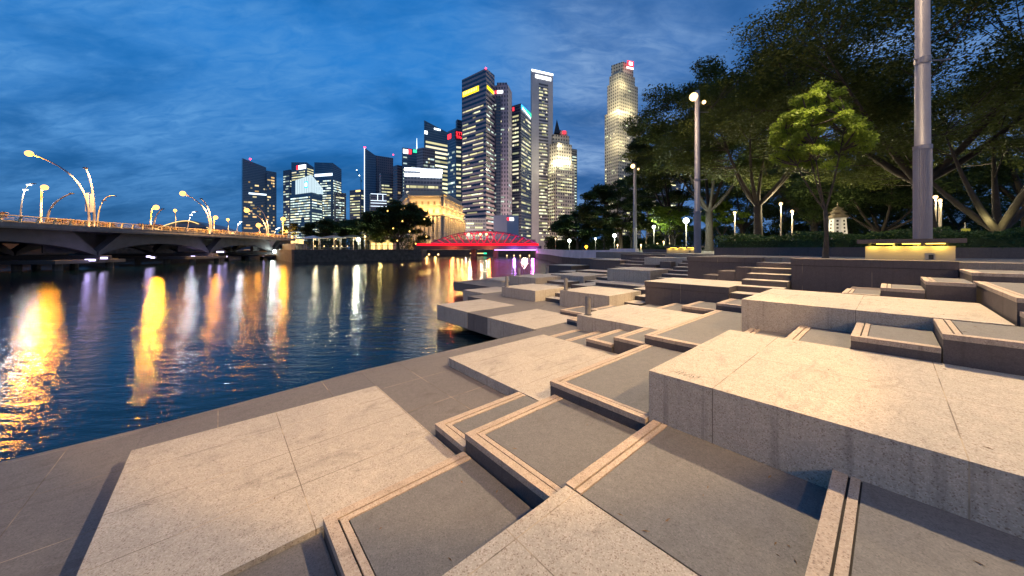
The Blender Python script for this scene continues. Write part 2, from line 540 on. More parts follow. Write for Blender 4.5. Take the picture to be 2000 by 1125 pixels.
# thin flush paving squares of pale granite on the quay
for i, (u0, u1, v0, v1) in enumerate([(6.462, 8.65, 9.68, 11.81), (6.462, 8.72, 6.42, 8.53), (9.79, 12.1, 13.2, 15.09)]):
    mb = MB()
    mb.box(0, u1 - u0, 0, v1 - v0, -0.5, 0.006)
    o = mb.build('pale_paving', LG, origin=UV(u0, v0, 0), rot=GA, local=True)
    o['kind'] = 'structure'
    # the fascia in front of the square shares its stone
    mb = MB()
    mb.box(-0.008, 0.0, 0, v1 - v0, -0.56, 0.004)
    o2 = mb.build('pale_fascia', LG, origin=UV(u0 - 0.008 if i < 2 else 9.776, v0, 0), rot=GA, local=True)
    o2['kind'] = 'structure'

# ------------------------------------------------------------------ terrace blocks
EPS = 0.004


def slab(z, u0, u1, v0, v1, label, mat=LG, zb=-0.3, cat='stone slab', name='granite_slab'):
    o = MB().box(EPS / 2, u1 - u0 - EPS, EPS / 2, v1 - v0 - EPS, zb, z).build(name, mat, origin=UV(u0, v0, 0), rot=GA, local=True)
    bv = o.modifiers.new('edge', 'BEVEL')
    bv.width = 0.009
    bv.segments = 2
    tag(o, label, cat, 'pale granite slabs on the terrace' if mat in (LG, LGB) else 'dark granite blocks on the terrace')
    return o


def capped(z, u0, u1, v0, v1, label, zb=0.0, cap=0.19, light_top=False, cat='stone block'):
    """dark block with a slightly proud coping stone"""
    t = thing('dark_block', label, cat, UV(u0, v0, 0), GA, 'dark granite blocks on the terrace')
    w, d = u1 - u0, v1 - v0
    MB().box(0.012, w - 0.012, 0.012, d - 0.012, zb, z - cap - 0.012).build('body', DW, t)
    MB().box(0.03, w - 0.03, 0.03, d - 0.03, z - cap - 0.012, z - cap).build('shadow_gap', GROOVE, t)
    c = MB().box(0, w, 0, d, z - cap, z, 0, 1).build('coping', [DW, LG if light_top else DW], t)
    bv = c.modifiers.new('edge', 'BEVEL')
    bv.width = 0.006
    bv.segments = 2
    return t


def deck(z, u0, u1, v0, v1, label, left=True, front=True, zb=-0.3, cat='stepped deck', k=1.0):
    """dark deck with a pale double kerb along its front and left edges"""
    t = thing('kerbed_deck', label, cat, UV(u0, v0, 0), GA, 'kerbed dark decks on the terrace')
    w, d = u1 - u0, v1 - v0
    e = EPS / 2
    a, g, b_, g2 = 0.080 * k, 0.014, 0.048 * k, 0.010
    rim = a + g + b_ + g2
    x0 = rim if front else e
    y1 = d - rim if left else d - e
    MB().box(e + 0.004, w - e, e, d - e - 0.004, zb, z - 0.045).build('riser', DW, t)
    MB().box(x0, w - e, e, y1, z - 0.05, z - 0.006).build('paving', DG, t)
    if front or left:
        gr = MB()
        if front:
            gr.box(a, x0, e, d - a, z - 0.05, z - 0.016)
        if left:
            gr.box(x0 if front else e, w - e, y1, d - a, z - 0.05, z - 0.016)
        gr.build('drain_groove', GROOVE, t)
        kb = MB()
        if front:
            kb.box(0, a, e, d - e, z - 0.06, z)
            kb.box(a + g, a + g + b_, e, d - a - g, z - 0.05, z - 0.003)
        if left:
            kb.box(a if front else e, w - e, d - a, d - e, z - 0.06, z - 0.0005)
            kb.box(a + g + b_ if front else e, w - e, d - a - g - b_, d - a - g, z - 0.05, z - 0.003)
        o = kb.build('kerb', RIMG, t)
        bv = o.modifiers.new('edge', 'BEVEL')
        bv.width = 0.004
        bv.segments = 2
    return t


def step(z, u0, u1, v0, v1, label, zb=-0.3, top=None):
    """plain dark step with a pale worn tread"""
    t = MB().box(EPS / 2, u1 - u0, EPS / 2, v1 - v0 - EPS, zb, z, 0, 1).build('stone_step', [DW, top or LG], origin=UV(u0, v0, 0), rot=GA, local=True)
    bv = t.modifiers.new('edge', 'BEVEL')
    bv.width = 0.005
    bv.segments = 1
    tag(t, label, 'step', 'granite steps of the terrace')
    return t


# foreground
slab(0.02, -0.72, 1.88, 2.95, 5.42, 'wide low pale granite slab at lower left beside the dark quay paving', zb=-1.2)
slab(0.45, -2.6, 1.93, -2.6, 1.59, 'yellow-lit pale slab at the bottom edge of the photo, pointing into the dark decks', LGB)
slab(0.94, 3.34, 5.98, -4.4, 1.66, 'largest pale block, right foreground, with a graffiti scribble on its near corner', LGB, zb=-0.2)
slab(0.15, 3.235, 5.83, 3.0, 5.5, 'flat pale slab with streaked top nearest the water in mid foreground', LG)
slab(0.45, 7.12, 9.72, 3.05, 5.5, 'pale slab carrying the nearest steel bollard at its left corner', LG)
slab(0.60, 9.93, 12.1, 6.3, 8.5, 'brightly lit pale block with a slim bollard on its back left corner, left of the big dark block', LG)
slab(0.45, 9.85, 11.9, 9.75, 11.95, 'pale block standing behind the overhanging quay corner with stained front', LG)
slab(0.50, 13.75, 16.0, 13.6, 15.9, 'small pale block farther back with two bollards on its left corner', LG)
slab(0.55, 16.3, 19.1, 12.1, 14.7, 'low pale block between the two bollard blocks and the brown-topped block', LG)
slab(1.08, 16.5, 19.3, 8.1, 10.6, 'tall pale block in the middle distance with a vertical crack line', LG)
slab(1.27, 7.25, 9.75, -1.0, 1.83, 'long pale slab below the long dark wall, middle right', LGB, zb=0)
slab(0.10, 13.95, 16.5, 16.8, 19.25, 'thin pale slab on the far projecting quay tip', LG)

deck(0.12, 0.6, 1.885, 1.2, 2.90, 'dark kerbed deck at bottom centre between the low pale slab and the yellow-lit slab')
deck(0.15, 1.895, 3.23, 2.91, 3.53, 'small narrow kerbed deck directly left of the centre deck')
deck(0.30, 1.90, 3.285, 1.61, 2.90, 'kerbed deck in the centre foreground, its long kerb pointing at the yellow-lit slab')
deck(0.448, 1.945, 3.36, 0.285, 1.61, 'dark deck under the graffiti block, kerbed on its left side only', front=False)
deck(0.60, 1.95, 3.36, -2.6, 0.28, 'dark deck in the lower right corner with a broad double kerb at left', front=False, k=1.0)
deck(0.45, 3.29, 5.90, 1.665, 2.985, 'large kerbed deck left of the graffiti block')
deck(0.60, 5.94, 9.83, 1.70, 3.03, 'long kerbed deck behind the graffiti block leading to the stair')
deck(0.30, 5.83, 7.11, 3.65, 4.27, 'small square kerbed deck, second step up from the streaked slab')
deck(0.447, 5.88, 7.115, 3.0, 3.64, 'kerbed deck between the streaked slab and the bollard slab')
deck(0.145, 5.835, 7.11, 4.28, 4.86, 'lowest kerbed strip in front of the bollard slab', front=False)
deck(0.075, 5.84, 7.11, 4.87, 5.5, 'nearly flush kerbed strip nearest the quay', front=False)
deck(0.76, 5.99, 7.245, 1.0, 1.68, 'shaded kerbed strip between the graffiti block and the long pale slab', front=False)
deck(0.93, 5.985, 7.245, 0.345, 0.995, 'kerbed deck flush with the back of the graffiti block', front=False)
deck(1.10, 6.0, 7.245, -0.37, 0.34, 'raised kerbed square deck behind the graffiti block')
deck(1.262, 6.0, 7.30, -4.4, -0.375, 'long high kerbed deck at right, behind the graffiti block')
deck(1.585, 7.52, 10.9, -4.4, -1.04, 'high kerbed deck at the right edge of the photo')
deck(1.42, 6.95, 7.515, -4.4, -1.06, 'narrow kerbed step at the far right edge', zb=1.0)
deck(1.28, 9.76, 11.0, 0.145, 0.68, 'small kerbed strip at the foot of the long dark wall', zb=0.3)
deck(1.43, 9.85, 11.1, -0.42, 0.14, 'low kerbed block before the long dark wall', zb=0.3)
deck(1.59, 9.9, 11.5, -0.985, -0.425, 'taller kerbed block at the right end of the long dark wall', zb=0.3)
deck(1.74, 10.92, 12.8, -6, -1.03, 'kerbed deck below the plaza at far right', zb=0.3)
deck(0.77, 9.84, 11.1, 1.84, 3.05, 'kerbed landing at the foot of the right-hand stair')
deck(0.60, 9.73, 11.1, 3.055, 3.88, 'small kerbed deck before the brown-topped block')
deck(0.455, 9.73, 11.1, 3.89, 4.6, 'flush kerbed strip beside the bollard slab', front=False)
step(0.30, 9.73, 11.1, 4.61, 5.5, 'low dark step left of the flush strip', top=DG)
deck(0.15, 8.62, 9.85, 6.3, 7.36, 'low kerbed deck left of the nearest bollard')
deck(0.15, 7.65, 8.61, 5.51, 6.27, 'small kerbed step beside the nearest bollard block')
deck(0.30, 8.75, 9.92, 5.51, 6.25, 'kerbed deck right behind the nearest bollard')

# big dark block and its neighbours
capped(1.08, 11.1, 13.4, 3.1, 5.65, 'large dark block with pale worn top in the middle of the terrace', light_top=True)
capped(1.91, 12.66, 13.6, -1.03, 1.95, 'long dark retaining wall block under the lit bench', zb=0.3)
capped(1.88, 14.4, 15.2, 3.05, 5.5, 'dark retaining wall block left of the right-hand stair', zb=0.4)
slab(1.24, 13.42, 14.3, 4.1, 4.6, 'lowest of three dark cubes before the retaining wall', DW, name='dark_cube', cat='stone block')
slab(1.41, 13.42, 14.3, 3.57, 4.09, 'middle one of three dark cubes before the retaining wall', DW, name='dark_cube', cat='stone block')
slab(1.57, 13.42, 14.3, 3.08, 3.56, 'tallest of three dark cubes, beside the stair', DW, name='dark_cube', cat='stone block')

ordn = ['first', 'second', 'third', 'fourth', 'fifth', 'sixth', 'seventh', 'eighth']
for i, (z, u) in enumerate([(0.93, 11.1), (1.09, 11.7), (1.25, 12.2), (1.41, 12.75), (1.57, 13.3), (1.73, 13.8)]):
    step(z, u, u + 1.4, 1.96, 3.07 if z < 1.5 else 3.05, f'{ordn[i]} step from the bottom of the right-hand stair beside the long dark wall', zb=0.2)
mb = MB()
mb.prism([(9.76, 0.7), (13, 0.7), (13, 1.95), (9.76, 1.82)], 0, 0.7)
mb.prism([(11.2, -6), (12.9, -6), (12.9, 0.68), (11.2, 0.68)], 0, 1.2)
o = struct('terrace_fill', mb, DW)
o.rotation_euler = (0, 0, GA)
for i, (z, u) in enumerate([(0.77, 16.2), (0.93, 16.8), (1.09, 17.5), (1.25, 18.1), (1.41, 18.7), (1.57, 19.3), (1.73, 19.9)]):
    step(z, u, u + 1.4, 5.5, 7.65, f'{ordn[i]} step from the bottom of the middle stair beside the tall pale block', zb=0.2)
step(0.30, 10.85, 12, 5.7, 6.28, 'low step between the bright block and the large dark block')
step(0.45, 11.6, 13, 5.7, 6.28, 'middle step between the bright block and the large dark block')
step(0.30, 12.12, 14.7, 6.3, 10.05, 'broad low dark step behind the bright pale block', top=DG)
step(0.60, 12.5, 14.5, 5.7, 6.85, 'upper step behind the bright pale block, against the large dark block')
step(0.45, 14.7, 16.2, 7.6, 10.15, 'long pale-topped step in front of the tall pale block')
step(0.30, 14.05, 16.2, 10.16, 11.25, 'small step left of the long pale-topped step')
step(0.15, 10.3, 12, 8.52, 9.6, 'low step between the bright block and the stained block')
step(0.30, 10.85, 12.1, 8.52, 9.55, 'upper step between the bright block and the stained block', zb=0.0)
step(0.15, 13.95, 15, 12.15, 13.58, 'low step right of the two-bollard block')
step(0.30, 14.7, 16, 12.15, 13.56, 'upper step right of the two-bollard block', zb=0.0)
step(0.30, 16.4, 18, 10.7, 12.05, 'low step right of the low pale block')
step(0.45, 17.5, 19, 10.7, 12.03, 'upper step right of the low pale block', zb=0.0)
step(0.30, 18.0, 20.4, 14.8, 17.4, 'thin pale-topped step behind the low pale block')
step(0.45, 20.0, 22.2, 15.9, 17.3, 'pale-topped step below the far dark blocks')
step(0.58, 20.3, 22.3, 13.1, 15.8, 'long pale-topped step in front of the far dark slab')
step(0.45, 16.0, 17, 14.75, 16.6, 'small step behind the two-bollard block')
capped(0.75, 22.4, 25.0, 17.9, 20.45, 'farthest left dark block with the lone bollard before it', light_top=True, cap=0.12)
capped(1.35, 22.4, 25.4, 13.3, 16.0, 'far dark block under a thin pale coping, left of the middle stair', light_top=True, cap=0.1)
slab(1.67, 20.0, 21.5, 7.7, 10.2, 'pale-fronted block at the head of the middle stair', LG, cat='stone block')
slab(1.25, 19.35, 20.0, 9.2, 10.0, 'small low cube before the pale-fronted block', DW, name='dark_cube', cat='stone block')
slab(1.45, 19.4, 20.0, 8.3, 8.95, 'small tall cube before the pale-fronted block', DW, name='dark_cube', cat='stone block')
capped(1.78, 24.0, 26.0, 9.6, 14.2, 'long low dark wall at the back of the terrace', cap=0.1)
for i, (z, u) in enumerate([(0.7, 20.6), (0.9, 21.2), (1.1, 21.8), (1.3, 22.6), (1.5, 23.3)]):
    step(z, u, u + 1.6, 10.7, 13.05, f'{ordn[i]} step of the farthest stair by the far dark block', zb=0.2)
step(1.33, 25.5, 27.5, 13.3, 19.3, 'long thin coping behind the far dark blocks', zb=0.2)

# plaza and lawn
plz = [(12.82, -40), (12.82, -1.04), (13.62, -1.04), (13.62, 1.95), (14.9, 1.95), (14.9, 3.04), (15.22, 3.04), (15.22, 5.49), (20.6, 5.49),
       (20.6, 7.68), (21.52, 7.68), (21.52, 9.58), (26.02, 9.58), (26.02, 13.28), (27.6, 13.28), (27.6, 19), (60, 19), (60, -40)]
mb = MB().prism(plz, -1.0, 1.89)
o = struct('plaza', mb, PLAZA)
o.rotation_euler = (0, 0, GA)

bank = [(PX(1048, 112), 112), (PX(1072, 90), 90), (PX(1100, 66), 66), (PX(1150, 52), 52), (PX(1190, 42), 42), (16, 33), (24, 21), (30, 8), (60, -40), (600, -40), (900, 300), (900, 1500), (PX(1048, 112), 1500)]
mb = MB().prism(list(reversed(bank)) if False else bank, -3, 1.86)
struct('lawn', mb, GRASS)
far = [(PX(577, 72), 72), (PX(822, 92), 92), (PX(815, 113), 116), (PX(822, 140), 150), (PX(822, 140), 1500), (-900, 1500), (-900, 190), (-170, 160), (-78, 108)]
mb = MB().prism(far, -3, 1.75)
struct('far_bank', mb, [EARTH])
mb = MB().prism([(-60, 150), (PX(1048, 140), 150), (PX(1048, 140), 1490), (-60, 1490)], -3, 1.70)
struct('river_end_bank', mb, [EARTH])
mb = MB().prism([(-900, 20), (-104, 20), (-104, 118), (-175, 160), (-900, 185)], -3, 0.9)
struct('bay_shore', mb, [EARTH])
mb = MB().prism([(-9000, 1480), (9000, 1480), (9000, 8000), (-9000, 8000)], -3, 1.9)
struct('distant_ground', mb, [EARTH])

# pale river wall on the right bank
wp = [(PX(1241, 33), 33, 2.22), (PX(1191, 39.5), 39.5, 2.22), (PX(1191, 39.5), 39.5, 2.05), (PX(1150, 49), 49, 2.0), (PX(1100, 62), 62, 1.98), (PX(1072, 86), 86, 2.05), (PX(1048, 109), 109, 2.3)]
t = thing('river_wall', 'pale blue-lit river wall rising towards the second lamp pole on the right bank', 'wall', (wp[3][0], wp[3][1], 0.5))
mb = MB()
for a, b in zip(wp[:-1], wp[1:]):
    if abs(a[0] - b[0]) < 0.01:
        continue
    mb.prism([(b[0], b[1]), (a[0], a[1]), (a[0] + 0.4, a[1] + 0.2), (b[0] + 0.4, b[1] + 0.2)], 0.7, [b[2], a[2], a[2], b[2]])
mb.build('wall', CONCL, t, origin=t.location)
mb = MB()
for a, b in zip(wp[:-1], wp[1:]):
    if abs(a[0] - b[0]) < 0.01:
        continue
    mb.prism([(b[0] - 0.25, b[1] - 0.12), (a[0] - 0.25, a[1] - 0.12), (a[0] + 0.1, a[1]), (b[0] + 0.1, b[1])], -3, 0.7)
mb.build('footing', ROCK, t, origin=t.location)

# scribble on the graffiti block (sprayed mark lying on the stone)
mb = MB()
gx, gy = 0.14, 5.9
rr = random.Random(3)
for i in range(7):
    pts = []
    a0 = 0.05 + i * 0.035
    for k in range(6):
        pts.append((0.12 + 0.02 * k + rr.uniform(-0.01, 0.01), 6.06 - 0.12 - a0 - 0.012 * k + rr.uniform(-0.012, 0.012), 0.9412))
    for p_, q_ in zip(pts[:-1], pts[1:]):
        w_ = 0.004
        mb.face([(p_[0], p_[1] - w_, p_[2]), (q_[0], q_[1] - w_, q_[2]), (q_[0], q_[1] + w_, q_[2]), (p_[0], p_[1] + w_, p_[2])])
for nme in ('granite_slab.001', 'granite_slab.002'):
    pass
gb = [o for o in bpy.data.objects if o.get('label', '').startswith('largest pale block')][0]
mb.build('graffiti', plain('spray_paint', (0.06, 0.055, 0.035), 0.8), gb)

# ------------------------------------------------------------------ bollards
def bollard_mesh(t, h=0.5, r=0.075):
    mb = MB()
    n = 14
    ring0 = [(r * math.cos(2 * math.pi * k / n), r * math.sin(2 * math.pi * k / n), 0.0) for k in range(n)]
    ring1 = [(x, y, h - 0.10 * (x + r) / (2 * r)) for x, y, _ in ring0]
    for k in range(n):
        k2 = (k + 1) % n
        mb.face([ring0[k], ring0[k2], ring1[k2], ring1[k]])
    mb.face(ring1)
    return mb.build('post', STEEL, t)


bl = [(7.36, 5.32, 0.45, 'nearest slant-topped steel bollard, on the corner of a pale slab', 1.0),
      (10.12, 8.35, 0.60, 'steel bollard on the back corner of the brightly lit block', 1.0),
      (10.0, 11.75, 0.45, 'steel bollard on the stained block behind the overhanging quay', 1.0),
      (13.95, 15.7, 0.50, 'left one of the paired steel bollards on the small pale block', 1.0),
      (14.45, 15.75, 0.50, 'right one of the paired steel bollards on the small pale block', 1.0),
      (14.1, 19.1, 0.10, 'steel bollard on the far tip of the quay', 1.0),
      (20.3, 18.7, 0.0, 'farthest steel bollard, before the farthest left dark block', 1.6)]
src = None
for u, v, z, lab, k in bl:
    if src is None:
        t = thing('bollard', lab, 'bollard', UV(u, v, z), GA, 'steel bollards along the water edge')
        bollard_mesh(t)
        MB().tube([(0, 0, 0), (0, 0, 0.012)], 0.10, 14).build('base_plate', DARKM, t)
        src = t
    else:
        t = src.copy()
        COL.objects.link(t)
        t.location = UV(u, v, z)
        t['label'] = lab
        t.scale = (1, 1, k)
        for ch in src.children:
            c = ch.copy()
            COL.objects.link(c)
            c.parent = t

# ------------------------------------------------------------------ benches with under-slab light
def bench(u0, u1, v0, v1, z0, zt, lab, lit=0.0, socket=False):
    t = thing('bench', lab, 'bench', UV(u0, v0, z0), GA, 'slab benches on the plaza')
    w, d, h = u1 - u0, v1 - v0, zt - z0
    MB().box(0.0, w, 0.0, d, 0.0, h - 0.19).build('support_wall', SAND, t)
    MB().box(-0.14, w + 0.1, -0.16, d + 0.16, h - 0.11, h).build('seat_slab', DW, t)
    sp = MB()
    for k in range(4):
        y = d * (0.06 + 0.29 * k)
        sp.box(0.05, w - 0.05, y, y + 0.05, h - 0.19, h - 0.11)
    sp.build('spacer', DARKM, t)
    if lit:
        mb = MB()
        for k in (0.10, 0.36, 0.66):
            mb.box(-0.045, -0.03, d * k, d * (k + 0.2), h - 0.135, h - 0.12)
        mb.build('led_strip', E_YEL, t)
        for k in (0.15, 0.40, 0.65, 0.9):
            p = UV(u0 - 0.10, v0 + d * k, zt - 0.15)
            light('bench_light', p, (1.0, 0.70, 0.10), lit, 0.03)
    if socket:
        MB().box(-0.012, 0.0, d * 0.2, d * 0.2 + 0.17, 0.02, 0.2).build('socket_plate', STEEL, t)
        MB().box(-0.02, -0.012, d * 0.2 + 0.03, d * 0.2 + 0.11, 0.04, 0.16).build('socket_cover', DARKM, t)
    return t


bench(13.75, 14.25, -1.06, 0.48, 1.89, 2.46, 'long dark slab bench lit yellow from under its seat, right of centre', 5.0, True)
bench(20.4, 21.0, 3.6, 5.2, 1.89, 2.46, 'dark slab bench without light, left of the pagoda', 0.0)
bench(27.0, 27.8, 9.6, 11.9, 1.89, 2.42, 'small yellow-lit slab bench at the foot of the tall lit lamp pole', 5.0, True)

# planter with hedge
def hedge_mesh(n, L, D, H, s):
    c = np.column_stack((RNG.uniform(0, L, n), RNG.uniform(0, D, n), H * (1 - RNG.uniform(0, 1, n) ** 2.2)))
    c[:, 2] += 0.10 * np.sin(c[:, 0] * 2.1) + 0.06 * np.sin(c[:, 0] * 7.7)
    return c


def leaves_obj(name, C, size, mat, parent=None, flat=0.5, kind=None, aspect=0.5, origin=None):
    n = len(C)
    nrm = RNG.normal(size=(n, 3))
    nrm[:, 2] = np.abs(nrm[:, 2]) + flat
    nrm /= np.linalg.norm(nrm, axis=1)[:, None]
    r = RNG.normal(size=(n, 3))
    a = np.cross(nrm, r)
    a /= np.linalg.norm(a, axis=1)[:, None] + 1e-9
    b = np.cross(nrm, a)
    s = size * RNG.uniform(0.55, 1.35, n)[:, None]
    V = np.empty((n, 4, 3))
    V[:, 0] = C - a * s
    V[:, 1] = C - b * s * aspect
    V[:, 2] = C + a * s
    V[:, 3] = C + b * s * aspect
    if origin is not None:
        V -= np.array(origin)
    me = bpy.data.meshes.new(name)
    me.vertices.add(4 * n)
    me.vertices.foreach_set('co', V.ravel())
    me.loops.add(4 * n)
    me.loops.foreach_set('vertex_index', np.arange(4 * n, dtype=np.int32))
    me.polygons.add(n)
    me.polygons.foreach_set('loop_start', np.arange(0, 4 * n, 4, dtype=np.int32))
    me.polygons.foreach_set('loop_total', np.full(n, 4, dtype=np.int32))
    me.materials.append(mat)
    me.update(calc_edges=True)
    o = bpy.data.objects.new(name, me)
    COL.objects.link(o)
    if parent is not None:
        o.parent = parent
    if kind:
        o['kind'] = kind
    return o


def planter(pa, pb, depth, zt, hh, lab, labh):
    pa, pb = Vector(pa), Vector(pb)
    d = pb - pa
    L = d.length
    rot = math.atan2(d.y, d.x)
    t = MB().box(0, L, 0, depth, 1.8, zt).build('planter', DW, origin=(pa.x, pa.y, 0), rot=rot, local=True)
    tag(t, lab, 'planter')
    h = thing('hedge', labh, 'hedge', (pa.x, pa.y, zt), rot, 'clipped hedges on the plaza')
    C = hedge_mesh(int(L * 1500), L, depth, hh, 0.05)
    leaves_obj('foliage', C, 0.055, LEAF_H, h, 0.3)
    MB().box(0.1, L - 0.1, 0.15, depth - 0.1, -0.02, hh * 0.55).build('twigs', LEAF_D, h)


planter((PX(1395, 17.5), 17.5), (PX(1700, 12.2), 12.2), 2.2, 2.26, 0.55, 'dark planter wall behind the young tree', 'clipped hedge running from the unlit bench to the big lamp pole')
planter((PX(1765, 11.6), 11.6), (PX(2120, 9.8), 9.8), 2.2, 2.24, 0.55, 'dark planter wall at the right edge, behind the plaza', 'clipped hedge right of the big lamp pole')
planter((PX(1255, 31), 31), (PX(1308, 28), 28), 1.5, 2.15, 0.35, 'low dark planter beside the third lamp pole', 'low hedge beside the third lamp pole')

# ------------------------------------------------------------------ tall lamp poles
def tall_pole(x, y, z0, lab, h=11.7, watts=24000, spot=None, aim=(0, 0), tint=None, glow=60, fat=1.0):
    t = thing('lamp_pole', lab, 'lamp pole', (x, y, z0), 0, 'tall lamp poles of the promenade')
    n = 28
    mb = MB()
    # fluted lower sleeve
    prof = []
    for k in range(n * 2):
        a = math.pi * k / n
        r = (0.275 if k % 2 == 0 else 0.252) * fat
        prof.append((r * math.cos(a), r * math.sin(a)))
    mb.prism(prof, 0.0, 3.05)
    mb.build('fluted_base', POLE, t)
    MB().tube([(0, 0, 3.05), (0, 0, 3.16)], [0.285 * fat, 0.285 * fat], 24).build('collar', POLE, t, smooth=False)
    MB().tube([(0, 0, 3.16), (0, 0, h - 0.2), (0, 0, h + 0.5)], [0.235 * fat, 0.195 * fat, 0.18 * fat], 20).build('shaft', POLE, t, smooth=True)
    a = MB()
    for zz, L in ((5.5, 0.75), (5.5, -0.25)):
        a.tube([(0, 0, zz), (L, 0, zz + 0.05)], 0.022, 6)
    a.tube([(0, 0, 5.42), (0, 0, 5.58)], 0.245 * fat, 18)
    a.build('banner_arm', POLE, t)
    a = MB()
    for zz in (h - 1.1,):
        a.tube([(0, 0, zz), (0.85, 0, zz)], 0.02, 6)
    a.build('banner_arm', POLE, t)
    for dx, dz in ((-0.35, 0.05), (0.62, -0.35)):
        hd = MB().ball((dx * 0.8, 0, h + dz), 0.30 if dx < 0 else 0.14, 12).build('lamp_head', E_WARM, t, smooth=True)
        MB().tube([(0, 0, h + dz), (dx, 0, h + dz)], 0.03, 6).build('bracket', POLE, t)
    light('pole_light', (x - 0.9, y - 0.1, z0 + h - 0.45), tint or WARM, watts, 0.10, spot=spot or 88, target=(aim[0], aim[1], 0.0), blend=0.4)
    light('pole_glow', (x - 2.2, y - 0.6, z0 + h - 1.6), WARM, glow, 0.10)
    return t


tall_pole(11.35, 9.2, 1.89, 'biggest fluted grey lamp pole behind the lit bench, leaving the photo at the top', watts=15000, aim=(1, 6), glow=900, fat=0.64)
tall_pole(PX(1362, 25), 25, 1.87, 'tall lamp pole with a bright starry head above the small lit bench', watts=5000, aim=(4, 14), glow=700, fat=0.86)
tall_pole(PX(1240, 46), 46, 1.87, 'smaller distant lamp pole at the end of the pale river wall', watts=3500, aim=(2, 30), glow=160)
tall_pole(9.6, -6.4, 1.89, 'fluted lamp pole standing on the plaza to the right of the camera', watts=1500, aim=(0, 4), tint=(1.0, 0.60, 0.27), glow=0.01, fat=0.64)
tall_pole(8.2, -22.5, 1.89, 'added unseen lamp pole far behind the camera on the plaza', watts=8500, aim=(2, 0), spot=110, glow=0.01, fat=0.64)  # unseen pole added in line with the row to warm the front faces
light('pole_light', (8.7, -6.5, 13.0), (1.0, 0.62, 0.27), 15000, 0.10, spot=39, target=(-4.0, 13.0, 0.0), blend=0.12)

# ------------------------------------------------------------------ park lamps
def park_lamp(px, py, Y, lab, emat=E_WHITE, col=COOL, watts=500, r=0.2, z0=1.87, style='globe', rp=0.05):
    x, z = PX(px, Y), PZ(py, Y)
    t = thing('park_lamp', lab, 'park lamp', (x, Y, z0), 0, 'park lamps under the trees')
    MB().tube([(0, 0, 0), (0, 0, z - z0 - r * 0.8)], [rp * 1.25, rp], 8).build('post', POLEW, t)
    if style == 'globe':
        MB().ball((0, 0, z - z0), r, 10).build('globe', emat, t, smooth=True)
    else:
        MB().ball((0, 0, z - z0), r, 10, sz=0.5).build('lens', emat, t, smooth=True)
        MB().tube([(0, 0, z - z0 + r * 0.45), (0, 0, z - z0 + r * 0.8)], [r * 1.6, r * 0.6], 10).build('hood', DARKM, t)
    if watts:
        light('park_light', (x, Y - r - 0.15, z - r * 0.5), col, watts * 1.1, 0.12)
    return t


park_lamp(1340, 431, 40, 'brightest white globe lamp, left of the tall lit lamp pole', watts=1500, r=0.34)
park_lamp(1277, 443, 50, 'small white globe lamp between the two tall lamp poles', watts=900, r=0.24)
park_lamp(1200, 460, 66, 'white globe lamp above the pale river wall', watts=700, r=0.36)
park_lamp(1112, 470, 88, 'starry white lamp at the far left of the park by the red bridge', watts=1200, r=0.45)
park_lamp(1163, 466, 80, 'tiny white lamp between two globe lamps above the river wall', watts=300, r=0.22)
park_lamp(1145, 482, 72, 'low orange warning lamp on the river wall', emat=E_ORANGE, col=(1, 0.4, 0.05), watts=250, r=0.32)
park_lamp(1435, 415, 34, 'hooded park lamp between the tall lit pole and the spreading tree', emat=E_WARM, col=(1, 0.85, 0.5), watts=1000, r=0.16, style='hood')
park_lamp(1525, 398, 30, 'taller one of two slim park lamps left of the pagoda', emat=E_WARM, col=(1, 0.85, 0.5), watts=900, r=0.14)
park_lamp(1547, 413, 33, 'shorter one of two slim park lamps left of the pagoda', emat=E_WARM, col=(1, 0.85, 0.5), watts=900, r=0.15)
park_lamp(1827, 385, 24, 'left one of the paired slim lamps right of the biggest pole', emat=E_WARM, col=(1, 0.85, 0.5), watts=420, r=0.13)
park_lamp(1836, 391, 25.5, 'right one of the paired slim lamps right of the biggest pole', emat=E_WARM, col=(1, 0.85, 0.5), watts=250, r=0.11, rp=0.08)
park_lamp(1085, 466, 96, 'faint warm lamp beside the end of the red bridge', emat=E_WARM, col=(1, 0.8, 0.5), watts=100, r=0.2)
for px, py, Y, lab in ((1252, 478, 60, 'left one of the low garden lights by the lit tree trunks'), (1262, 475, 62, 'second low garden light by the lit tree trunks'),
                       (1284, 476, 58, 'garden light right of the lit tree trunks'), (1296, 472, 57, 'low garden light left of the brightest globe'),
                       (1312, 484, 30, 'tiny path light beside the small lit bench'), (1206, 478, 70, 'low headlamp glow behind the river wall')):
    park_lamp(px, py, Y, lab, emat=E_WARM, col=(1, 0.85, 0.45), watts=260, r=0.13 if Y > 40 else 0.05)

# ------------------------------------------------------------------ pagoda monument
t = thing('pagoda_monument', 'white floodlit pagoda-shaped memorial with dark tiered roof behind the hedge', 'monument', (PX(1636, 28), 28, 1.87))
mb = MB()


def ngon(r, n, a0=0.0):
    return [(r * math.cos(a0 + 2 * math.pi * k / n), r * math.sin(a0 + 2 * math.pi * k / n)) for k in range(n)]


def frustum(mb, r0, r1, z0, z1, n=8, mat=0, a0=math.pi / 8):
    A, B = ngon(r0, n, a0), ngon(r1, n, a0)
    for k in range(n):
        k2 = (k + 1) % n
        mb.face([(*A[k], z0), (*A[k2], z0), (*B[k2], z1), (*B[k], z1)], mat)
    mb.face([(*p, z1) for p in B], mat)
    mb.face([(*p, z0) for p in reversed(A)], mat)


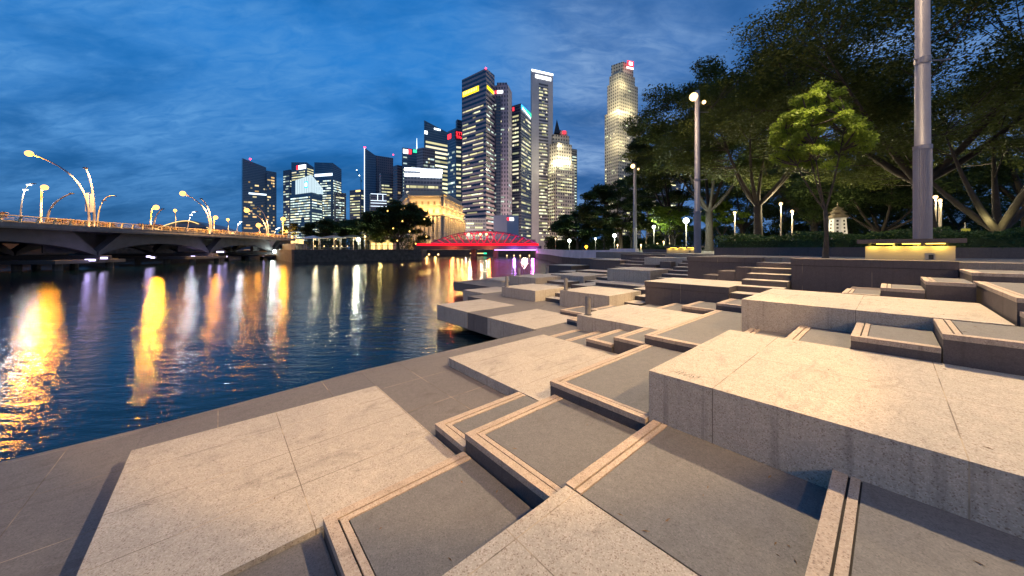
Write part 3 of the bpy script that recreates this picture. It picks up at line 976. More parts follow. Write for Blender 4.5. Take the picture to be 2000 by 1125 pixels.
frustum(mb, 0.80, 0.76, 0, 0.7)
frustum(mb, 0.72, 0.58, 0.7, 2.45)
frustum(mb, 0.64, 0.64, 2.45, 2.5)
mb.build('tower', WHITEP, t)
mb = MB()
for r0, r1, z0, z1 in ((0.80, 0.50, 2.5, 2.72), (0.45, 0.45, 2.72, 2.84), (0.66, 0.35, 2.84, 3.02), (0.3, 0.3, 3.02, 3.12), (0.42, 0.06, 3.12, 3.32), (0.05, 0.03, 3.32, 3.6)):
    frustum(mb, r0, r1, z0, z1)
mb.build('roof', plain('weathered_roof', (0.16, 0.125, 0.08), 0.7), t)
mb = MB()
for k in range(8):
    a = 2 * math.pi * k / 8 + math.pi / 4
    for i in range(6):
        z = 0.95 + i * 0.25
        r = (0.72 - (z - 0.7) * 0.08) * math.cos(math.pi / 8) + 0.005
        c = Vector((math.cos(a) * r, math.sin(a) * r, z))
        s = Vector((-math.sin(a), math.cos(a), 0)) * 0.07
        mb.face([c - s, c + s, c + s + Vector((0, 0, 0.13)), c - s + Vector((0, 0, 0.13))])
mb.build('niches', GROOVE, t)
for dx, dy in ((-1.5, -1.7), (1.5, -1.7)):
    light('monument_light', (PX(1636, 28) + dx, 28 + dy, 2.0), (1.0, 0.85, 0.6), 170, 0.1, spot=70, target=(PX(1636, 28), 28, 3.9))

# yellow info board and rail
bpy.data.objects['pagoda_monument'].scale = (0.97, 0.97, 1.17)
t = thing('info_board', 'small yellow-green notice board on a post by the right-hand tree', 'notice board', (PX(1886, 20), 20, 1.87))
MB().box(-0.26, 0.26, -0.02, 0.02, 0.55, 1.55).build('panel', plain('yellow_board', (0.42, 0.40, 0.08), 0.6), t)
MB().tube([(0, 0.03, 0), (0, 0.03, 1.9)], 0.03, 6).build('post', POLE, t)
MB().box(-0.2, 0.2, -0.028, -0.021, 1.3, 1.38).build('heading_bar', DARKM, t)
MB().tube([(0, -0.022, 0.98), (0, -0.03, 0.98)], 0.13, 12).build('round_emblem', WHITEP, t)
light('board_light', (PX(1886, 20) - 0.6, 18.6, 3.6), (1, 0.9, 0.4), 60, 0.1)
t = thing('guard_rail', 'low pale metal rail running behind the hedge to the pagoda', 'rail', (PX(1500, 26), 26, 1.87))
mb = MB()
for z in (0.5, 0.9):
    mb.tube([(0, 0, z), (PX(1770, 26) - PX(1500, 26), 0.5, z)], 0.025, 6)
mb.build('rails', POLEW, t)
for k in range(12):
    MB().tube([((PX(1770, 26) - PX(1500, 26)) * k / 11, 0.5 * k / 11, 0), ((PX(1770, 26) - PX(1500, 26)) * k / 11, 0.5 * k / 11, 0.92)], 0.03, 6).build('post', POLEW, t)

# ------------------------------------------------------------------ trees
def bezier(p0, p1, p2, n=6):
    return [p0 * (1 - t) ** 2 + p1 * 2 * t * (1 - t) + p2 * t * t for t in [i / n for i in range(n + 1)]]


def tree(px, Y, lab, h, R, fork=4.0, trunk_r=0.45, nclump=70, leaves=220, size=0.16, mat=LEAF, seed=1, flat=0.34, z0=1.86, lean=(0, 0),
         nlimb=6, name='rain_tree', bottom=0.35, limb_mat=BARK, xoff=(0, 0), group='big trees of the park', x=None, dens=2.6, lsc=0.80, lf=1.3):
    rd = random.Random(seed)
    x = PX(px, Y) if x is None else x
    t = thing(name, lab, 'tree', (x, Y, z0), 0, group)
    top = Vector((lean[0], lean[1], fork))
    mb = MB()
    mb.tube([(0, 0, -0.1), (0.03, 0, 0.3), (lean[0] * 0.4 + 0.08 * rd.random(), lean[1] * 0.4, fork * 0.5), tuple(top)],
            [trunk_r * 1.45, trunk_r * 1.05, trunk_r * 0.85, trunk_r * 0.8], 10)
    ends = []
    cx, cy = xoff
    for k in range(nlimb):
        a = 2 * math.pi * (k + rd.uniform(-0.3, 0.3)) / nlimb
        rr = R * rd.uniform(0.45, 0.75)
        e = Vector((cx + rr * math.cos(a), cy + rr * math.sin(a), h * rd.uniform(0.62, 0.80)))
        c = Vector((cx * 0.4 + rr * 0.55 * math.cos(a + rd.uniform(-0.4, 0.4)), cy * 0.4 + rr * 0.55 * math.sin(a), fork + (e.z - fork) * rd.uniform(0.25, 0.5)))
        pts = bezier(top, c, e, 6)
        rad = [trunk_r * (0.48 - 0.40 * i / 6) for i in range(7)]
        mb.tube(pts, rad, 7)
        ends += [(pts[i], rad[i]) for i in (3, 4, 5, 6)]
    clumps = []
    for k in range(nclump):
        a = rd.uniform(0, 2 * math.pi)
        rr = R * math.sqrt(rd.random())
        prof = math.sqrt(max(0.0, 1 - (rr / R) ** 2))
        zt = h * (0.60 + 0.40 * prof)
        zb = h * (bottom + (0.60 - bottom) * (1 - prof) * 0.8)
        q = rd.random() ** 0.55
        z = zb + (zt - zb) * q
        c = Vector((cx + rr * math.cos(a), cy + rr * math.sin(a), z))
        s = R * rd.uniform(0.13, 0.25)
        clumps.append((c, s))
        e, er = min(ends, key=lambda w: (w[0] - c).length + (2 if w[0].z > c.z else 0))
        mid = (e + c) * 0.5 + Vector((0, 0, -0.06 * (c - e).length))
        mb.tube(bezier(e, mid, c, 4), [max(0.02, er * 0.5), max(0.018, er * 0.35), 0.03, 0.022, 0.014], 5, cap=False)
    mb.build('trunk', limb_mat, t, smooth=True)
    CC = []
    for c, s in clumps:
        n = max(8, int(leaves * dens * (s / (R * 0.19)) ** 2))
        d = RNG.normal(size=(n, 3))
        d /= np.linalg.norm(d, axis=1)[:, None]
        r = RNG.uniform(0.25, 1.0, n) ** 0.6
        # several layers of drooping sprays
        p = d * r[:, None] * s
        p[:, 2] *= flat
        p += RNG.normal(size=(n, 3)) * s * 0.10
        CC.append(p + np.array(c))
    leaves_obj('crown', np.concatenate(CC), size * lsc, mat, t, lf)
    return t


TG = 'big trees of the park'
tree(1480, 30, 'rain tree with pale forked trunk between the tall lit pole and the young tree', 16.8, 8.2, fork=4.2, trunk_r=0.40, nclump=140, leaves=230, size=0.15, seed=11, bottom=0.30, xoff=(0.6, 0))
tree(1815, 22, 'huge rain tree with slanting bare limbs behind the biggest lamp pole', 19.5, 10.0, fork=4.6, trunk_r=0.46, nclump=170, leaves=230, size=0.125, seed=29, bottom=0.34, nlimb=8, lean=(-0.6, 0.0), xoff=(-1.5, 0))
tree(1950, 19, 'low spreading tree with heavy bare limbs at the right edge', 10.5, 7.5, fork=1.3, trunk_r=0.42, nclump=90, leaves=210, size=0.12, seed=5, bottom=0.45, nlimb=7, xoff=(1.5, 1))
tree(1385, 42, 'dark broad tree behind the tall lit lamp pole', 22.5, 9.0, fork=5.0, trunk_r=0.5, nclump=120, leaves=210, size=0.2, seed=41, bottom=0.22, xoff=(-0.5, 0))
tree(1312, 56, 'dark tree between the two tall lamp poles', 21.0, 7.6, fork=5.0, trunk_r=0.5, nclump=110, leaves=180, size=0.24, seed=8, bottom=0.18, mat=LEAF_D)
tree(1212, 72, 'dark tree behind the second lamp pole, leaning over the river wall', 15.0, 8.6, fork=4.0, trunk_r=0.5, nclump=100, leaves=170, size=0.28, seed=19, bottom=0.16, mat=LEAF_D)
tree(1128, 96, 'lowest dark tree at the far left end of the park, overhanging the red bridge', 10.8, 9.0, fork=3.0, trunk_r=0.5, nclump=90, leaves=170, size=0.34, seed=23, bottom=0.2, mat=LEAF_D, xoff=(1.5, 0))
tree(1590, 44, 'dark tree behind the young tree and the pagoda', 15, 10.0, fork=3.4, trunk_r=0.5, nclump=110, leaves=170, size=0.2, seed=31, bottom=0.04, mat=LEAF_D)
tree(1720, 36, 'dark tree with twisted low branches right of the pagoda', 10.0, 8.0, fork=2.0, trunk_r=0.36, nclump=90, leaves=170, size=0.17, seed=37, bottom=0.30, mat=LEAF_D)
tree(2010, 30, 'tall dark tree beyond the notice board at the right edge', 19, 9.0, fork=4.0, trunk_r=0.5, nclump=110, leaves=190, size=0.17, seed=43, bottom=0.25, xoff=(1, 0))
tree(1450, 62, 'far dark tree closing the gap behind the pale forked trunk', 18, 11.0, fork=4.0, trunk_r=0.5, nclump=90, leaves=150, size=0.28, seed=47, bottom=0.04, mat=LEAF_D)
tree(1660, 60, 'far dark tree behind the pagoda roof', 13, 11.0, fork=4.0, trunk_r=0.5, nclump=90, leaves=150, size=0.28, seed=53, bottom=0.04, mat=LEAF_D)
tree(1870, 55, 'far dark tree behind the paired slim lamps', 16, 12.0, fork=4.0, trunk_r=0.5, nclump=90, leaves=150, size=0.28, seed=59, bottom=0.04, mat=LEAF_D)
tree(1612, 11.2, 'young bright green tree with thin paired stems standing at the terrace edge', 5.75, 1.22, fork=1.6, trunk_r=0.07, nclump=95, leaves=95, size=0.050, seed=61, bottom=0.50, lsc=0.9, lf=0.3, xoff=(-0.25, 0),
     mat=LEAF_B, nlimb=5, name='young_tree', flat=0.7, group='young trees', z0=1.89)
# small park trees with lit trunks
for i, (px, Y, h) in enumerate(((1232, 55, 6.5), (1262, 60, 6.0), (1300, 48, 6.5), (1318, 52, 5.5), (1410, 46, 7), (1180, 84, 6))):
    tree(px, Y, ['small tree with a lit white trunk beside the third lamp pole', 'small tree left of the garden lights', 'small lit tree left of the brightest globe lamp',
                 'small tree behind the brightest globe lamp', 'small tree behind the hooded park lamp', 'small tree behind the river wall lamps'][i],
         h, 3.0, fork=2.0, trunk_r=0.16, nclump=34, leaves=130, size=0.17, seed=70 + i, bottom=0.4, nlimb=4, name='small_tree', group='small trees of the park', mat=LEAF_B if i in (2, 3, 4) else LEAF)

# left bank trees
tree(777, 90, 'round dark tree on the far quay in front of the golden hotel', 13.0, 8.4, fork=3.0, trunk_r=0.5, nclump=110, leaves=190, size=0.3, seed=83, bottom=0.02, mat=LEAF_D, z0=1.7, group='trees on the far quay')
tree(655, 86, 'low dark tree behind the left café canopies', 8.2, 6.5, fork=3.0, trunk_r=0.35, nclump=70, leaves=150, size=0.27, seed=89, bottom=0.4, mat=LEAF_D, z0=1.7, group='trees on the far quay')
tree(715, 92, 'low dark tree behind the right café canopies', 8.8, 7.0, fork=3.0, trunk_r=0.35, nclump=70, leaves=150, size=0.27, seed=97, bottom=0.35, mat=LEAF_D, z0=1.7, group='trees on the far quay')
tree(570, 112, 'small palm-like tree at the end of the road bridge', 9.0, 3.6, fork=5.0, trunk_r=0.25, nclump=26, leaves=120, size=0.34, seed=101, bottom=0.5, z0=1.7, group='trees on the far quay', name='small_tree')
tree(755, 100, 'dark tree left of the round dark tree on the far quay', 12.0, 6.0, fork=3.0, trunk_r=0.4, nclump=70, leaves=160, size=0.3, seed=103, bottom=0.1, mat=LEAF_D, z0=1.7, group='trees on the far quay')

# ================================================================== ROAD BRIDGE (left)
BR = math.atan2(0.9915, -0.130)
BO = Vector((-60.8, 39.5, 0))


def BL(s, w, z=0.0):
    """point on the road bridge: s along, w across (away from us)"""
    c, n = math.cos(BR), math.sin(BR)
    return Vector((BO.x + s * c - w * n, BO.y + s * n + w * c, z))


brg = thing('road_bridge', 'low grey concrete road bridge with planted railings crossing the river at left', 'bridge', BO, BR)
mb = MB()
mb.box(-22, 68, 0.0, 28, 4.75, 5.35)
mb.box(-22, 68, -0.12, 0.02, 4.95, 5.48)
mb.build('deck', CONC, brg)
piers = [-11.6, 11.9, 34.2, 58.7]
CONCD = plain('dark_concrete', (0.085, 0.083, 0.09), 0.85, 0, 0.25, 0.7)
for i, (a, b) in enumerate(zip([-34] + piers, piers + [80])):
    prof = [(a + 3.6, 4.75), (a + 0.15, 1.75), (a + 0.15, 1.15)]
    for k in range(1, 12):
        t_ = k / 12
        prof.append((a + 0.15 + (b - a - 0.3) * t_, 1.15 + 2.0 * (1 - (2 * t_ - 1) ** 2) ** 0.8))
    prof += [(b - 0.15, 1.15), (b - 0.15, 1.75), (b - 3.3, 4.75)]
    prof = [(max(-22, min(68, s_)), z) for s_, z in prof]
    mb = MB()
    for w0, w1 in ((1.3, 2.6), (12, 13.2), (25, 26.5)):
        A = [(s_, w0, z) for s_, z in prof]
        B = [(s_, w1, z) for s_, z in prof]
        mb.face(A)
        mb.face(list(reversed(B)))
        for k in range(len(prof)):
            k2 = (k + 1) % len(prof)
            mb.face([A[k2], A[k], B[k], B[k2]])
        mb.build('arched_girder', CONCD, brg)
        mb = MB()
for i, p in enumerate(piers):
    mb = MB()
    mb.box(p - 7.5, p + 1.6, -1.0, 12, 0.15, 0.62)
    mb.box(p - 0.8, p + 0.8, 0.2, 27, 0.62, 1.2)
    for w in (0.3, 5, 10):
        mb.tube([(p + 0.6, w, -2), (p + 0.6, w, 0.7)], 0.45, 10)
        mb.tube([(p - 6, w, -2), (p - 6, w, 0.2)], 0.45, 10)
    mb.box(p - 3.2, p + 3.5, 5.0, 5.2, 1.6, 4.75)
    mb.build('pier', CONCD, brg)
RAILM = plain('railing_paint', (0.80, 0.62, 0.36), 0.6)
mb = MB()
for z in (5.62, 5.80, 5.98):
    mb.box(-22, 68, -0.06, -0.02, z, z + 0.05)
mb.box(-22, 68, -0.38, -0.22, 6.20, 6.31)
mb.build('hand_rail', RAILM, brg)
for k in range(48):
    s_ = -14 + k * 1.75
    MB().tube([(s_, -0.05, 5.4), (s_, -0.02, 5.75), (s_, -0.12, 6.05), (s_, -0.3, 6.28)], [0.16, 0.13, 0.11, 0.10], 6).build('railing_post', RAILM, brg)
FLOW = leafmat('bougainvillea', (0.22, 0.115, 0.04), 0.3)
fl = thing('flower_trough', 'orange-lit flowering plants spilling over the near railing of the road bridge', 'flower trough', BO, BR)
C = np.column_stack((RNG.uniform(-20, 66, 15000), RNG.uniform(0.3, 1.1, 15000), 5.55 + 0.75 * RNG.uniform(0, 1, 15000) ** 0.8))
C[:, 2] += 0.22 * (np.sin(C[:, 0] * 0.37 + 1.0) > 0.3) + 0.09 * np.sin(C[:, 0] * 1.9)
C = C[(np.sin(C[:, 0] * 0.5) < 0.55)]
leaves_obj('foliage', C, 0.13, FLOW, fl, 0.3)
MB().box(-20, 66, 0.3, 1.0, 5.352, 5.7).build('trough', CONC, fl)

GL = 'curved road lamps on the bridge'


def road_lamp(bx, hx, hy, Y, lab, lit=True, zb=5.4, watts=4200, r=0.42, bend=0.55, rad=0.13, emat=None, col=SODIUM, key=0.12):
    b = Vector((PX(bx, Y), Y, zb))
    h = P(hx, hy, Y)
    t = thing('road_lamp', lab, 'road lamp', b, 0, GL)
    h = h - b
    c = Vector((h.x * 0.02 * bend, 0, h.z * (0.35 + bend * 0.75)))
    pts = [Vector((0, 0, 0))] + bezier(Vector((0, 0, h.z * 0.15)), c, h, 10)
    MB().tube(pts, [rad * (1.15 - 0.55 * i / len(pts)) for i in range(len(pts))], 8).build('post', POLE, t, smooth=True)
    if lit:
        MB().ball((h.x, 0, h.z), r * 1.25, 12).build('lamp_head', emat or E_SOD, t, smooth=True)
        light('road_light', (b.x + h.x, Y - 0.3, b.z + h.z - r - 0.15), col, watts * key, 0.35)
        light('rail_fill', (b.x + max(h.x, -1.0) + 3.0, Y - 1, b.z + h.z - r - 0.2), (1.0, 0.52, 0.16), watts * 3.4, 0.3, spot=125, target=(b.x + max(h.x, -1.0) + 2.0, Y - 1, 0), blend=0.3)  # added spot, set outboard of the lamp head to light deck and railing
    else:
        MB().ball((h.x, 0, h.z), 0.3, 8, sz=0.35).build('lamp_head', DARKM, t, smooth=True)
    return t


l1 = road_lamp(174, 57, 300, 49, 'tallest lit road lamp, its long arm arching left over the bridge', watts=9000, key=0.36, r=0.34)
MB().box(-0.55, -0.1, -0.04, 0.04, 2.3, 5.0).build('banner', WHITEP, l1)
MB().box(0.15, 0.6, -0.04, 0.04, 2.2, 4.9).build('banner', WHITEP, l1)
road_lamp(184, 167, 328, 49.5, 'unlit road lamp right beside the tallest lit one', lit=False)
road_lamp(80, 87, 366, 58, 'brightest low road lamp at the far left of the bridge', watts=9000, bend=1.2, key=0.5, r=0.36)
road_lamp(92, 140, 378, 50, 'unlit thin curved pole rising from a cream box at far left', lit=False)
road_lamp(294, 305, 405, 74, 'bright starry road lamp in the middle of the bridge', watts=12000, bend=1.2, key=0.85)
road_lamp(300, 318, 408, 66, 'unlit curved pole leaning to the bright middle road lamp', lit=False)
road_lamp(410, 357, 378, 71, 'lit road lamp arching left between the bright middle lamp and the towers', watts=8000, key=0.08)
road_lamp(413, 393, 388, 72, 'unlit road lamp paired with the arching lamp right of the middle', lit=False)
road_lamp(418, 421, 425, 90, 'lit road lamp behind the paired arching lamps', watts=8000, bend=1.2, key=0.22)
road_lamp(521, 482, 411, 92, 'small lit road lamp arching left in front of the tall twin tower', watts=7000, r=0.5)
road_lamp(524, 503, 404, 93, 'small unlit road lamp in front of the tall twin tower', lit=False)
road_lamp(507, 505, 440, 104, 'low lit road lamp under the twin tower', watts=7000, bend=1.2, r=0.55)
road_lamp(552, 553, 428, 108, 'lit road lamp right of the twin tower, higher of two', watts=8000, bend=1.2, r=0.55, key=0.5)
road_lamp(560, 557, 452, 112, 'lit road lamp right of the twin tower, lower of two', watts=8000, bend=1.2, r=0.6)
road_lamp(343, 342, 411, 120, 'tiny distant road lamp right of the bright middle one', watts=3000, bend=1.2, r=0.4)
road_lamp(446, 445, 429, 125, 'tiny distant road lamp left of the twin tower', watts=3000, bend=1.2, r=0.4)

GM = 'curved poles with rows of small lamps on the bridge'


def comb_lamp(bx, hx, hy, Y, lab, lit):
    b = Vector((PX(bx, Y), Y, 5.4))
    t = thing('comb_lamp', lab, 'lamp pole', b, 0, GM)
    h = P(hx, hy, Y) - b
    pts = bezier(Vector((0, 0, 0)), Vector((h.x * 0.05, 0, h.z * 1.05)), h, 10)
    MB().tube(pts, [0.10 - 0.006 * i for i in range(len(pts))], 7).build('post', POLEW, t, smooth=True)
    for k in (6, 8, 10):
        q = pts[k]
        MB().obox((q.x + 0.15, -0.1, q.z - 0.12), 0.55, 0.25, 0.09).build('lamp_head', E_WHITE if lit and k < 9 else DARKM, t)
    if lit:
        light('comb_light', (b.x + pts[6].x + 0.3, Y - 0.4, b.z + pts[6].z - 0.3), (0.85, 0.95, 1.0), 700, 0.2)


comb_lamp(39, 66, 358, 52, 'curved pole with three small white lamps at the far left of the bridge', True)
comb_lamp(190, 223, 382, 52, 'dark curved pole with three small unlit lamps right of the banner lamp', False)
comb_lamp(366, 384, 413, 84, 'curved pole with small white lamps in the middle of the bridge', True)
comb_lamp(462, 474, 432, 98, 'curved pole with small white lamps left of the twin tower', True)
comb_lamp(535, 549, 444, 110, 'curved pole with small white lamps right of the twin tower', True)

# lights and shelters seen under the bridge
for px, py, Y, w, lab in ((176, 508, 48, 1.7, 'long violet-white floodlight under the first pier at left'), (203, 504, 50, 1.1, 'short violet floodlight right beside the first pier'),
                          (290, 501, 60, 0.8, 'first of two small violet floodlights between the piers'), (298, 503, 60, 0.8, 'second of two small violet floodlights between the piers'),
                          (377, 501, 70, 0.9, 'violet floodlight left of the second pier'), (412, 502, 72, 1.0, 'violet floodlight at the foot of the second pier'),
                          (430, 492, 73, 1.9, 'largest violet-white floodlight on the second pier'), (441, 501, 78, 0.7, 'small violet floodlight right of the second pier'),
                          (516, 500, 92, 0.7, 'small violet floodlight by the third pier')):
    t = thing('pier_light', lab, 'floodlight', P(px, py, Y), 0, 'floodlights under the road bridge')
    MB().box(-w * 0.38, w * 0.38, -0.1, 0.1, -0.14, 0.14).build('lens', emis('violet_lens_%d' % px, (0.70, 0.62, 1.0), 4), t)
    MB().box(-w / 2 - 0.06, w / 2 + 0.06, 0.1, 0.3, -0.25, 0.25).build('housing', DARKM, t)
    p = P(px, py, Y)
    light('pier_glow', (p.x + 0.3, p.y - 0.6, p.z + 0.7), (0.55, 0.45, 1.0), 28 * w, 0.2)
for px, py, Y, r, w, lab in ((537, 491, 96, 0.55, 1500, 'starry white lamp under the right end of the road bridge'), (559, 484, 104, 0.55, 1200, 'white lamp right of the starry one by the quay corner'),
                             (551, 487, 110, 0.7, 700, 'broad greenish white lamp under the right end of the bridge')):
    p = P(px, py, Y)
    t = thing('shore_lamp', lab, 'lamp', (p.x, p.y, 1.75 if p.z > 1.9 else 0.2), 0, 'white lamps at the bridge end')
    MB().ball((0, 0, p.z - t.location.z), r, 10).build('globe', E_WHITE, t, smooth=True)
    MB().tube([(0, 0, -1.2), (0, 0, p.z - t.location.z)], 0.06, 6).build('post', POLEW, t)
    light('shore_light', (p.x, p.y - 1.2, p.z), (0.85, 1.0, 0.9), w * 0.4, 0.3)


def pavilion(x0, x1, yt, yb, Y, lab, em, roof=CONC):
    a, b = P(x0, yb, Y), P(x1, yb, Y)
    w = b.x - a.x
    h = PZ(yt, Y) - a.z
    t = thing('pavilion', lab, 'pavilion', a, 0, 'lit shelters seen under the bridge')
    MB().box(0.3, w - 0.3, 0.6, 4, 0, h * 0.55).build('wall', SAND, t)
    mb = MB()
    n = 5
    for k in range(n):
        mb.box(0.5 + (w - 1) * k / n + 0.15, 0.5 + (w - 1) * (k + 1) / n - 0.15, 0.5, 0.58, h * 0.25, h * 0.52)
    mb.build('window', em, t)
    mb = MB()
    P0 = [(-0.6, -0.3, h * 0.58), (w + 0.6, -0.3, h * 0.58), (w + 0.6, 4.5, h * 0.58), (-0.6, 4.5, h * 0.58)]
    P1 = [(w * 0.3, 1.2, h), (w * 0.7, 1.2, h), (w * 0.7, 3, h), (w * 0.3, 3, h)]
    for k in range(4):
        k2 = (k + 1) % 4
        mb.face([P0[k], P0[k2], P1[k2], P1[k]])
    mb.face(P1)
    mb.face(P0[::-1])
    mb.build('roof', roof, t)
    return t


pavilion(41, 80, 497, 511, 112, 'pale green lit glass pavilion seen under the left end of the bridge', E_CROWN)
pavilion(224, 288, 487, 507, 108, 'warm lit waterside pavilion behind the first pier', E_GOLD2)
pavilion(334, 360, 492, 500, 118, 'small warm lit pavilion behind the middle span', E_GOLD2)
pavilion(464, 502, 487, 500, 122, 'bright lit pavilion behind the right span of the bridge', E_WS)
light('pavilion_glow', P(250, 494, 106), (1, 0.75, 0.4), 900, 0.5)
t = thing('curved_roof', 'low curved roof with a glowing gold edge behind the road bridge', 'building', (PX(310, 150), 150, 1.7))
mb = MB()
W_ = PX(500, 150) - PX(310, 150)
prev = None
zz = lambda u: 9.5 + 4.0 * math.sin(math.pi * min(1, u * 1.5 + 0.05)) * (1 if u < 0.35 else max(0, 1 - (u - 0.35) * 1.25)) - 4.2 * max(0, u - 0.3)
for k in range(25):
    u = k / 24
    cur = (u * W_, zz(u))
    if prev:
        mb.prism([(prev[0], 0), (cur[0], 0), (cur[0], 16), (prev[0], 16)], 0, [prev[1], cur[1], cur[1] * 0.9, prev[1] * 0.9])
    prev = cur
mb.build('hall', FC_OLD, t)
mb = MB()
prev = None
for k in range(25):
    u = k / 24
    cur = Vector((u * W_, -0.4, zz(u) - 0.4))
    if prev is not None and (k < 11 or k > 12):
        mb.tube([prev, cur], 0.16, 5)
    prev = cur
mb.build('glowing_edge', E_GOLD2, t)
# traffic on the bridge and bits of street furniture at its end
for s_, w, em, lab in ((30, 8, 'w', 'light-coloured car driving on the bridge, left of the roof edge'), (44, 7, 'r', 'car with red tail lights on the bridge'), (52, 9, 'w', 'car with bright headlamps near the end of the bridge'), (58, 7, 'r', 'last car with red tail lights at the end of the bridge')):
    p = BL(s_, w, 5.36)
    t = thing('parked_car', lab, 'car', p, BR, 'cars on the road bridge')
    mb = MB()
    mb.prism([(-2.2, -0.85), (2.2, -0.85), (2.2, 0.85), (-2.2, 0.85)], 0.35, 0.85)
    t_top = [(-1.3, -0.75), (0.9, -0.75), (0.9, 0.75), (-1.3, 0.75)]
    mb.prism(t_top, 0.85, 1.42)
    mb.build('body', WHITEP, t)
    for x_ in (-1.35, 1.35):
        for y_ in (-0.8, 0.8):
            MB().tube([(x_, y_ - 0.1, 0.33), (x_, y_ + 0.1, 0.33)], 0.33, 12).build('wheel', DARKM, t)
    for y_ in (-0.6, 0.6):
        MB().box(-2.24, -2.2, y_ - 0.18, y_ + 0.18, 0.58, 0.74).build('head_light' if em == 'w' else 'tail_light', E_CAR if em == 'w' else E_REDL, t)
t = thing('traffic_light', 'glowing red traffic light at the end of the road bridge', 'traffic light', (PX(534, 106), 106, 5.4))
MB().tube([(0, 0, 0), (0, 0, 1.4)], 0.08, 6).build('post', DARKM, t)
MB().box(-0.25, 0.25, -0.2, 0.2, 0.0, 1.3).build('housing', DARKM, t)
MB().ball((0, -0.3, 0.95), 0.32, 8).build('lens', E_REDL, t, smooth=True)
t = thing('kiosk', 'small yellow glowing kiosk at the right end of the road bridge', 'kiosk', (PX(558, 108), 108, 3.6))
MB().box(0, 4.2, 0, 2.5, 0, 1.7).build('wall', E_GOLD2, t)
MB().box(-0.3, 4.5, -0.4, 2.8, 1.7, 1.95).build('roof', CONC, t)
for k in range(4):
    MB().box(0.1 + k * 1.3, 0.2 + k * 1.3, -0.06, 0.0, 0, 1.7).build('mullion', DARKM, t)
mb = MB().prism([(PX(548, 104), 104), (PX(577, 78), 78), (PX(600, 100), 100), (PX(580, 130), 130), (PX(540, 130), 130)], -1, 3.55)
o = mb.build('bridge_ramp', CONC)
o['kind'] = 'structure'

# ================================================================== FAR QUAY
qa, qb = (PX(577, 72), 72), (PX(822, 92), 92)
t = thing('quay_wall', 'dark old stone wall of the far quay under the café terrace', 'wall', (qa[0], qa[1], 0))
mb = MB()
mb.prism([(qa[0] - 0.1, qa[1] - 0.3), (qb[0] + 0.3, qb[1] - 0.3), (qb[0] + 0.3, qb[1] + 0.6), (qa[0] - 0.1, qa[1] + 0.6)], -2, 2.05)
mb.prism([(qa[0] - 0.6, qa[1] - 0.3), (qa[0] - 0.1, qa[1] - 0.3), (-77, 107.5), (-78, 107.5)], -2, 2.0)
mb.prism([(qb[0] - 0.2, qb[1]), (qb[0] + 0.35, qb[1]), (PX(815, 113) + 0.4, 112), (PX(815, 113) - 0.2, 112)], -2, 2.0)
mb.build('wall', ROCK, t, origin=t.location)
mb = MB()
d = Vector((qb[0] - qa[0], qb[1] - qa[1], 0))
for k in range(46):
    p = Vector((qa[0], qa[1] - 0.1, 2.05)) + d * (k / 45)
    mb.tube([p, p + Vector((0, 0, 1.0))], 0.05, 4)
mb.tube([(qa[0], qa[1] - 0.1, 3.05), (qb[0], qb[1] - 0.1, 3.05)], 0.05, 4)
mb.build('railing', DARKM, t, origin=t.location)

for i, (ax, ay, hw, Y, lab) in enumerate(((612, 460, 22, 80, 'left one of the white café canopies on the far quay'), (652, 459, 22, 82, 'middle one of the white café canopies on the far quay'),
                                         (690, 458, 20, 86, 'right one of the white café canopies, half under the trees'))):
    x = PX(ax, Y)
    R_ = hw / F * Y
    t = thing('cafe_canopy', lab, 'canopy', (x, Y, 1.76), 0, 'white café canopies on the far quay')
    zt = PZ(ay, Y) - 1.76
    mb = MB()
    C4 = [(-R_, -1.8, zt - 0.75), (R_, -1.8, zt - 0.75), (R_, 1.8, zt - 0.75), (-R_, 1.8, zt - 0.75)]
    for k in range(4):
        mb.face([C4[k], C4[(k + 1) % 4], (0, 0, zt)])
    mb.build('cloth', WHITEP, t)
    for cx_, cy_ in ((0, 0), (-R_ + 0.1, -1.7), (R_ - 0.1, -1.7)):
        MB().tube([(cx_, cy_, 0), (cx_, cy_, zt - (0.0 if cx_ == 0 else 0.75))], 0.07, 6).build('post', POLEW, t)
    MB().ball((0.8, -0.6, zt - 0.95), 0.14, 8).build('lamp', E_WARM, t, smooth=True)
    light('canopy_light', (x + 0.8, Y - 0.6, 1.76 + zt - 1.25), (1, 0.85, 0.5), 320, 0.2)
park_lamp(700, 468, 84, 'starry white lamp right of the café canopies', watts=900, r=0.5, z0=1.75)
park_lamp(713, 462, 90, 'slim lamp post right of the starry café lamp', emat=E_WARM, col=(1, 0.8, 0.4), watts=300, r=0.25, z0=1.75)
for i, px in enumerate((620, 634, 648, 662, 668, 676)):
    x, Y = PX(px, 83), 83
    t = thing('cafe_table', '%s lit café table from the left on the far quay' % ordn[i], 'table', (x, Y - 1 + (i % 3) * 0.8, 1.76), 0, 'café tables on the far quay')
    MB().tube([(0, 0, 0), (0, 0, 0.72)], 0.05, 6).build('leg', DARKM, t)
    MB().tube([(0, 0, 0.72), (0, 0, 0.76)], 0.5, 12).build('table_top', WHITEP, t)
    MB().ball((0, 0, 1.1), 0.13, 8).build('lantern', E_WARM, t, smooth=True)
t = thing('garden_house', 'low yellow-lit building under the trees right of the cafés', 'building', (PX(722, 96), 96, 1.75))
MB().box(0, PX(768, 96) - PX(722, 96), 0, 6, 0, 2.9).build('wall', SAND, t)
MB().box(-0.4, PX(768, 96) - PX(722, 96) + 0.4, -0.5, 6, 2.9, 3.1).build('roof', CONC, t)
for k in range(4):
    MB().box(0.5 + k * 1.7, 1.5 + k * 1.7, -0.04, 0, 0.3, 2.2).build('window', E_GOLD2, t)
light('garden_glow', P(742, 470, 93), (1, 0.8, 0.25), 1200, 0.4)
